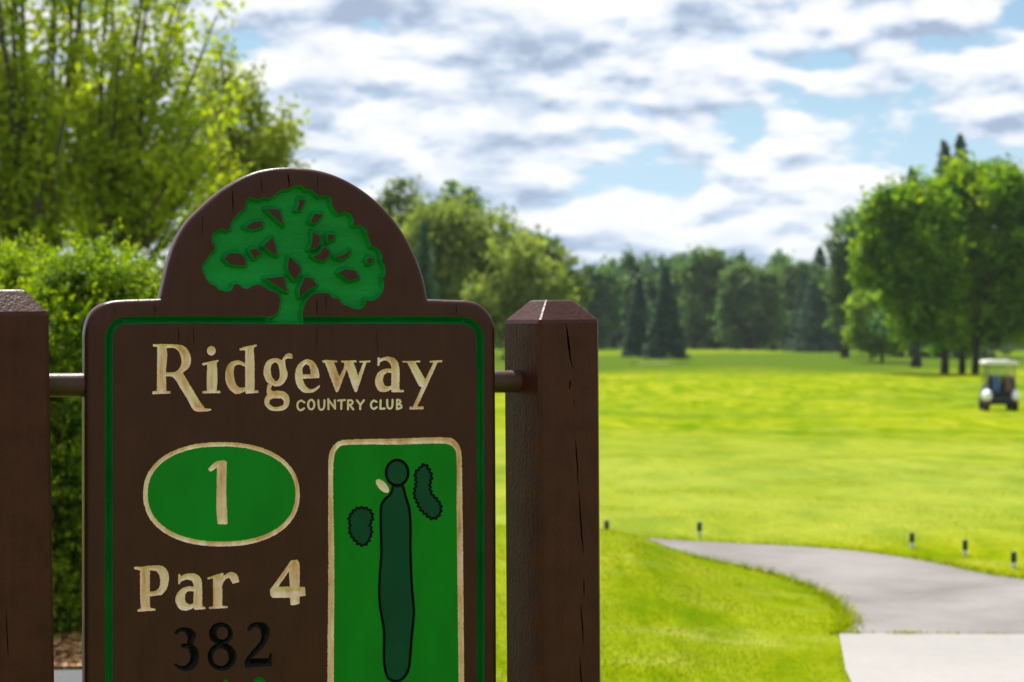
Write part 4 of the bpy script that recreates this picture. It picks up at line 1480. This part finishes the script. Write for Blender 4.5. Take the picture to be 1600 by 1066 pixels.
def make_post(u, w, rot, lean, top_px, Dp, cracks, side_cracks=()):
    """square post, chamfered edges, truncated pyramid top; front face carved with drying cracks"""
    hs = PW / 2
    ch = 0.006
    zt = up(top_px[0], Dp) - GZ            # shoulder height
    za = up(top_px[1], Dp) - GZ            # top of the cap
    z0 = -0.25
    mb = MB()

    def oct_(h, c, z):
        return [(h - c, -h, z), (h, -h + c, z), (h, h - c, z), (h - c, h, z), (-h + c, h, z), (-h, h - c, z), (-h, -h + c, z), (-h + c, -h, z)]
    secs = [oct_(hs, ch, z0), oct_(hs, ch, zt - .004), oct_(hs - .003, ch * .5, zt + .003), oct_(hs * .47, ch * .35, za - .003), oct_(hs * .40, ch * .35, za)]
    n8 = 8
    vs = [p for s in secs for p in s]
    fs = []
    for k_ in range(len(secs) - 1):
        for i in range(n8):
            j = (i + 1) % n8
            if k_ == 0 and i == 7:
                continue                     # front face is carved separately
            fs.append((k_ * n8 + i, k_ * n8 + j, (k_ + 1) * n8 + j, (k_ + 1) * n8 + i))
    fs.append(tuple((len(secs) - 1) * n8 + i for i in range(n8)))
    mb.add(vs, fs)
    outl = [(-hs + ch, z0), (hs - ch, z0), (hs - ch, zt - .004), (-hs + ch, zt - .004)]
    regs = [dict(name='crack', polys=[c_], holes=[], mat=M['crack'], prof=vcut(.006, 3.5), grid=0,
                 pts=[((c_[i][0] + c_[-1 - i][0]) / 2, (c_[i][1] + c_[-1 - i][1]) / 2) for i in range(len(c_) // 2)]) for c_ in cracks]
    rs = carve(outl, regs, lambda q: (float(q[0]), float(q[1])))
    V, F = rs[0]
    mb.add([(a, -hs + b, c) for a, b, c in V], [tuple(f) for f in F])
    me_ = mb.mesh('post')
    bm_ = bmesh.new()
    bm_.from_mesh(me_)
    bmesh.ops.remove_doubles(bm_, verts=bm_.verts, dist=1e-6)
    bmesh.ops.recalc_face_normals(bm_, faces=bm_.faces)
    bm_.to_mesh(me_)
    bm_.free()
    po = link('post', me_, M['post'], sign)
    po.location = (u, w, 0)
    po.rotation_euler = (0, lean, rot)
    for r_ in rs[1:]:
        if r_ is not None:
            V, F = r_
            link('crack', quick_mesh('crack', np.column_stack([V[:, 0], V[:, 1] - hs, V[:, 2]]), F, 3), M['crack'], po)
    return po


def local_to_px(p):
    q = Vector((P0.x, P0.y, GZ)) + Matrix.Rotation(TH, 3, 'Z') @ Vector(p)
    d = CR.transposed() @ (q - Vector((0, 0, EYE)))
    return (800 + FPX * d.x / -d.z, 533 - FPX * d.y / -d.z)


def solve_u(w, rot, corner, px, z, lean=0.0):
    """slide a post along the rod line until its given bottom corner column stands at px"""
    lo_u, hi_u = -2.0, 2.0
    for _ in range(50):
        mid = (lo_u + hi_u) / 2
        c_ = Matrix.Rotation(rot, 3, 'Z') @ Vector((corner[0] * PW / 2 + z * math.sin(lean), corner[1] * PW / 2, 0))
        if local_to_px((mid + c_.x, w + c_.y, z))[0] < px:
            lo_u = mid
        else:
            hi_u = mid
    return mid


def zc_(lst):
    """crack given as (x fraction across the face, z below the shoulder) list and width in metres"""
    out = []
    for (pts, w_) in lst:
        pts = [tuple(p) for p in spline([(x + 0.0, z) for x, z in pts], 3)]
        pts = [(x + random.gauss(0, .0003), z) for x, z in pts]
        out.append([(x, z) for x, z in sliver(pts, w_ * 1.8)])
    return out


zs = up(500, 3.85) - GZ
rot_r = R(12.5)
u_r = solve_u(THK * .5, rot_r, (-1, -1), 843.0, zs - .05, R(-0.45))


def pc(px, py):
    """picture pixel -> (x, z) on the right post's front face"""
    base = 843.5 + (py - 500) * 0.006
    return ((px - base) / 96.5 * PW - PW / 2, up(py, 3.83) - GZ)


cr_r = [([pc(885.5, 504), pc(887.5, 520), pc(890, 540), pc(892, 556), pc(895.5, 576)], .0026), ([pc(892, 593), pc(892, 600), pc(890.5, 609)], .0018), ([pc(898, 623), pc(899, 632)], .001),
        ([pc(901, 687), pc(903, 720), pc(906, 760)], .0017), ([pc(906, 762), pc(908, 800), pc(911, 840), pc(913, 870)], .0018), ([pc(914, 905), pc(914.5, 935)], .0014),
        ([pc(908, 942), pc(911, 975), pc(913, 1010)], .0017), ([pc(907, 1026), pc(909, 1060), pc(911, 1100)], .0017)]
cr_r = zc_(cr_r)
post_r = make_post(u_r, THK * .5, rot_r, R(-0.45), (502, 468.5), 3.86, cr_r)
u_l = solve_u(THK * .5, 0.0, (1, -1), 77, zs - .05, R(-0.8))
cr_l = zc_([([(-.02, zs - .03), (-.0195, zs - .045), (-.02, zs - .06)], .0012), ([(-.012, zs - .5), (-.011, zs - .58)], .001)])
post_l = make_post(u_l, THK * .5, 0.0, R(-0.8), (489, 450), 3.42, cr_l)

ul = float(OUV[:, 0].min())
ur = float(OUV[:, 0].max())
for a, b in ((u_l + PW / 2 - .02, ul + .025), (ur - .025, u_r - PW / 2 + .012)):
    mb = MB()
    nseg = 9
    mb.tube([(a + (b - a) * i / nseg, THK * .5, RZ) for i in range(nseg + 1)], ROD, 28)
    o = mb.build('rod', M['rod'], sign, smooth=True)
    o.data.set_sharp_from_angle(angle=R(50))
# dark socket where the right rod enters its post
mb = MB()
xs = u_r - PW / 2

# ------------------------------------------------------------------ path stakes
M['stake_green'] = plain('stake_green_paint', (0.006, 0.045, 0.022), .4)
M['stake_white'] = plain('stake_white_paint', (0.62, 0.62, 0.60), .5)
for px_, py_, lab in ((948, 830, 'path stake half hidden at the right edge of the right post'), (1093, 838, 'path stake standing alone at the far bend of the path'),
                      (1425, 856, 'leftmost of the three path stakes on the right verge'), (1508, 868, 'middle of the three path stakes on the right verge'), (1584, 888, 'rightmost of the three path stakes on the right verge')):
    # walk along the ray until it meets the ground
    d = ray(px_, py_)
    lo_d, hi_d = 5.0, 40.0
    for _ in range(60):
        md = (lo_d + hi_d) / 2
        q = Vector((0, 0, EYE)) + d * (md / d.y)
        if q.z > Hf(q.x, q.y):
            lo_d = md
        else:
            hi_d = md
    if px_ == 948:
        q = Vector((at(948, 15.6), 15.6, 0))
    zz = Hf(q.x, q.y)
    rt = empty('path_stake', (q.x, q.y, zz), random.uniform(0, 3), label=lab, category='stake', group='green and white stakes along the path')
    k_ = .5 if px_ != 948 else .62
    hgt = .112
    mb = MB()
    mb.tube([(0, 0, -.05), (0, 0, hgt * .36)], [.017, .017], 14)
    mb.build('stake_base', M['stake_white'], rt, smooth=True).data.set_sharp_from_angle(angle=R(40))
    mb = MB()
    mb.tube([(0, 0, hgt * .345), (0, 0, hgt * .36), (0, 0, hgt * .93), (0, 0, hgt * .985), (0, 0, hgt)], [.017, .0195, .0195, .015, .006], 14)
    mb.build('stake_cap', M['stake_green'], rt, smooth=True)

# ------------------------------------------------------------------ golf cart seen from behind
M['cart_white'] = plain('cart_white_body', (0.84, 0.85, 0.88), .25, var=.03)
M['cart_roof'] = plain('cart_roof_plastic', (0.74, 0.72, 0.68), .45, var=.05)
M['cart_grey'] = plain('cart_grey_strut', (0.16, 0.16, 0.15), .4)
M['cart_black'] = plain('cart_black_vinyl', (0.010, 0.010, 0.011), .55)
M['tyre'] = plain('tyre_rubber', (0.012, 0.012, 0.012), .8)
M['rim'] = plain('cart_wheel_rim', (0.35, 0.35, 0.36), .35, .6)
M['red'] = plain('tail_light_red', (0.35, 0.02, 0.015), .3)
M['bag_blue'] = plain('bag_blue_cloth', (0.035, 0.09, 0.20), .8)
M['bag_brown'] = plain('bag_brown_cloth', (0.11, 0.06, 0.035), .8)
M['chrome'] = plain('club_steel', (0.5, 0.5, 0.5), .25, .9)
m, t = new_mat('windscreen')
gl = t.n('ShaderNodeBsdfGlossy', ins={0: (0.9, 0.95, 0.9), 1: 0.05})
tr = t.n('ShaderNodeBsdfTransparent', ins={0: (0.86, 0.92, 0.86)})
finish(t, t.n('ShaderNodeMixShader', ins={0: 0.1, 1: tr.outputs[0], 2: gl.outputs[0]}).outputs[0])
M['glass'] = m

CD = 66.0
CX = at(1566, CD)
CZ = Hf(CX, CD)
cart = empty('golf_cart', (CX, CD, CZ), R(-7), label='white golf cart with pale roof parked on the fairway, seen from behind', category='golf cart')


def part(name, mat, fn, parent=cart, sm=False):
    mb = MB()
    fn(mb)
    o = mb.build(name, M[mat], parent, smooth=sm)
    if sm:
        o.data.set_sharp_from_angle(angle=R(45))
    return o


# local axes: x right, y forward (away from the viewer), z up
part('chassis', 'cart_black', lambda b: (b.box((0, 1.05, .34), (1.05, 2.2, .14), .03), b.box((0, .02, .36), (1.0, .14, .2), .03)))
part('bag_well', 'cart_black', lambda b: (b.box((0, .22, .50), (.92, .34, .2), .03), b.box((0, .42, .72), (.9, .06, .36), .02)))
for s in (-1, 1):
    f = part('fender', 'cart_white', lambda b: b.loops([[(s * .47 + .135 * math.cos(a) * k_, y_, .56 + .22 * math.sin(a) * k_) for a in np.linspace(0, 2 * math.pi, 18, endpoint=False)]
                                                        for y_, k_ in ((-.10, .45), (-.06, .8), (.05, 1.0), (.45, 1.05), (.95, 1.0), (1.05, .8))]), sm=True)
    part('tail_light', 'red', lambda b: b.box((s * .50, -.09, .37), (.13, .04, .10), .015), f)
part('seat', 'cart_black', lambda b: b.box((0, .78, .80), (1.0, .5, .16), .05), sm=True)
part('seat_back', 'cart_black', lambda b: (b.box((-.245, .52, 1.05), (.47, .12, .40), .05, Euler((R(-8), 0, 0))), b.box((.245, .52, 1.05), (.47, .12, .40), .05, Euler((R(-8), 0, 0)))), sm=True)
part('front_cowl', 'cart_grey', lambda b: b.loops([[(x_ * w_, y_ , z_) for x_, z_ in ((-.5, .32), (.5, .32), (.5, .7 * h_), (.38, .95 * h_), (-.38, .95 * h_), (-.5, .7 * h_))]
                                                    for y_, w_, h_ in ((1.65, 1.12, 1.0), (1.95, 1.12, .98), (2.25, 1.0, .85), (2.42, .8, .7))]), sm=True)
part('roof', 'cart_roof', lambda b: b.loops([[(x_ * k_, y_, z_) for x_, y_ in ((.56, .16), (.58, .25), (.58, 1.78), (.54, 1.9), (-.54, 1.9), (-.58, 1.78), (-.58, .25), (-.56, .16))]
                                            for k_, z_ in ((.94, 1.70), (1.0, 1.72), (1.0, 1.785), (.96, 1.82), (.6, 1.845))]), sm=True)
for s in (-1, 1):
    part('rear_strut', 'cart_grey', lambda b: b.tube([(s * .50, .20, .80), (s * .455, .30, 1.2), (s * .44, .36, 1.72)], .032, 8), sm=True)
    part('front_strut', 'cart_grey', lambda b: b.tube([(s * .47, 1.98, .9), (s * .44, 1.80, 1.3), (s * .43, 1.70, 1.72)], .022, 8), sm=True)
part('windscreen', 'glass', lambda b: b.box((0, 1.84, 1.28), (.84, .008, .82), 0, Euler((R(12), 0, 0))))
part('steering_wheel', 'cart_black', lambda b: (b.tube([(-.25 + .17 * math.cos(a), 1.32 + .06 * math.sin(a), 1.02 + .15 * math.sin(a)) for a in np.linspace(0, 2 * math.pi, 18)], .016, 6),
                                                b.tube([(-.25, 1.32, 1.02), (-.25, 1.7, .75)], .02, 6)), sm=True)
for x_, y_ in ((-.49, .45), (.49, .45), (-.48, 2.02), (.48, 2.02)):
    w = empty('wheel', (0, 0, 0))
    w.parent = cart
    del_ = w
    o = part('tyre', 'tyre', lambda b: b.loops([[(x_ + dx, y_ + r_ * math.cos(a), .23 + r_ * math.sin(a)) for a in np.linspace(0, 2 * math.pi, 22, endpoint=False)]
                                                for dx, r_ in ((-.10, .15), (-.10, .20), (-.08, .228), (.08, .228), (.10, .20), (.10, .15))], False, False), w, True)
    part('rim', 'rim', lambda b: b.loops([[(x_ + dx, y_ + r_ * math.cos(a), .23 + r_ * math.sin(a)) for a in np.linspace(0, 2 * math.pi, 22, endpoint=False)]
                                          for dx, r_ in ((-.085, .06), (-.075, .152), (.075, .152), (.085, .06))]), w, True)


cart.scale = (.93, .93, .9)


def golf_bag(x_, mat, lab):
    c_, s_ = math.cos(R(-7)), math.sin(R(-7))
    y_ = .10
    rt = empty('golf_bag', (CX + x_ * c_ - y_ * s_, CD + x_ * s_ + y_ * c_, CZ + .60), R(-7), label=lab, category='golf bag', group='golf bags in the back of the cart')
    ax = lambda f: (0.0, .16 * f, .52 * f)
    part('bag_body', mat, lambda b: b.tube([ax(f) for f in (0, .04, .5, .9, 1.0)], [.10, .125, .118, .128, .12], 14), rt, True)
    part('pocket', mat, lambda b: b.box((0, -.06, .2), (.17, .10, .26), .03, Euler((R(-17), 0, 0))), rt, True)
    for k_ in range(6):
        a = k_ * 1.05
        e = (.075 * math.cos(a), .19 + .07 * math.sin(a), .62 + random.uniform(0, .08))
        part('club', 'chrome', lambda b: (b.tube([(e[0] * .8, .14, .46), e], .008, 5), b.box((e[0], e[1], e[2] + .02), (.06, .035, .05), .012)), rt)
    return rt


golf_bag(-.16, 'bag_blue', 'blue golf bag strapped on the left rear of the cart')
golf_bag(.20, 'bag_brown', 'brown golf bag strapped on the right rear of the cart')

SC.cycles.max_bounces = 8
SC.cycles.transparent_max_bounces = 8
SC.cycles.use_denoising = True
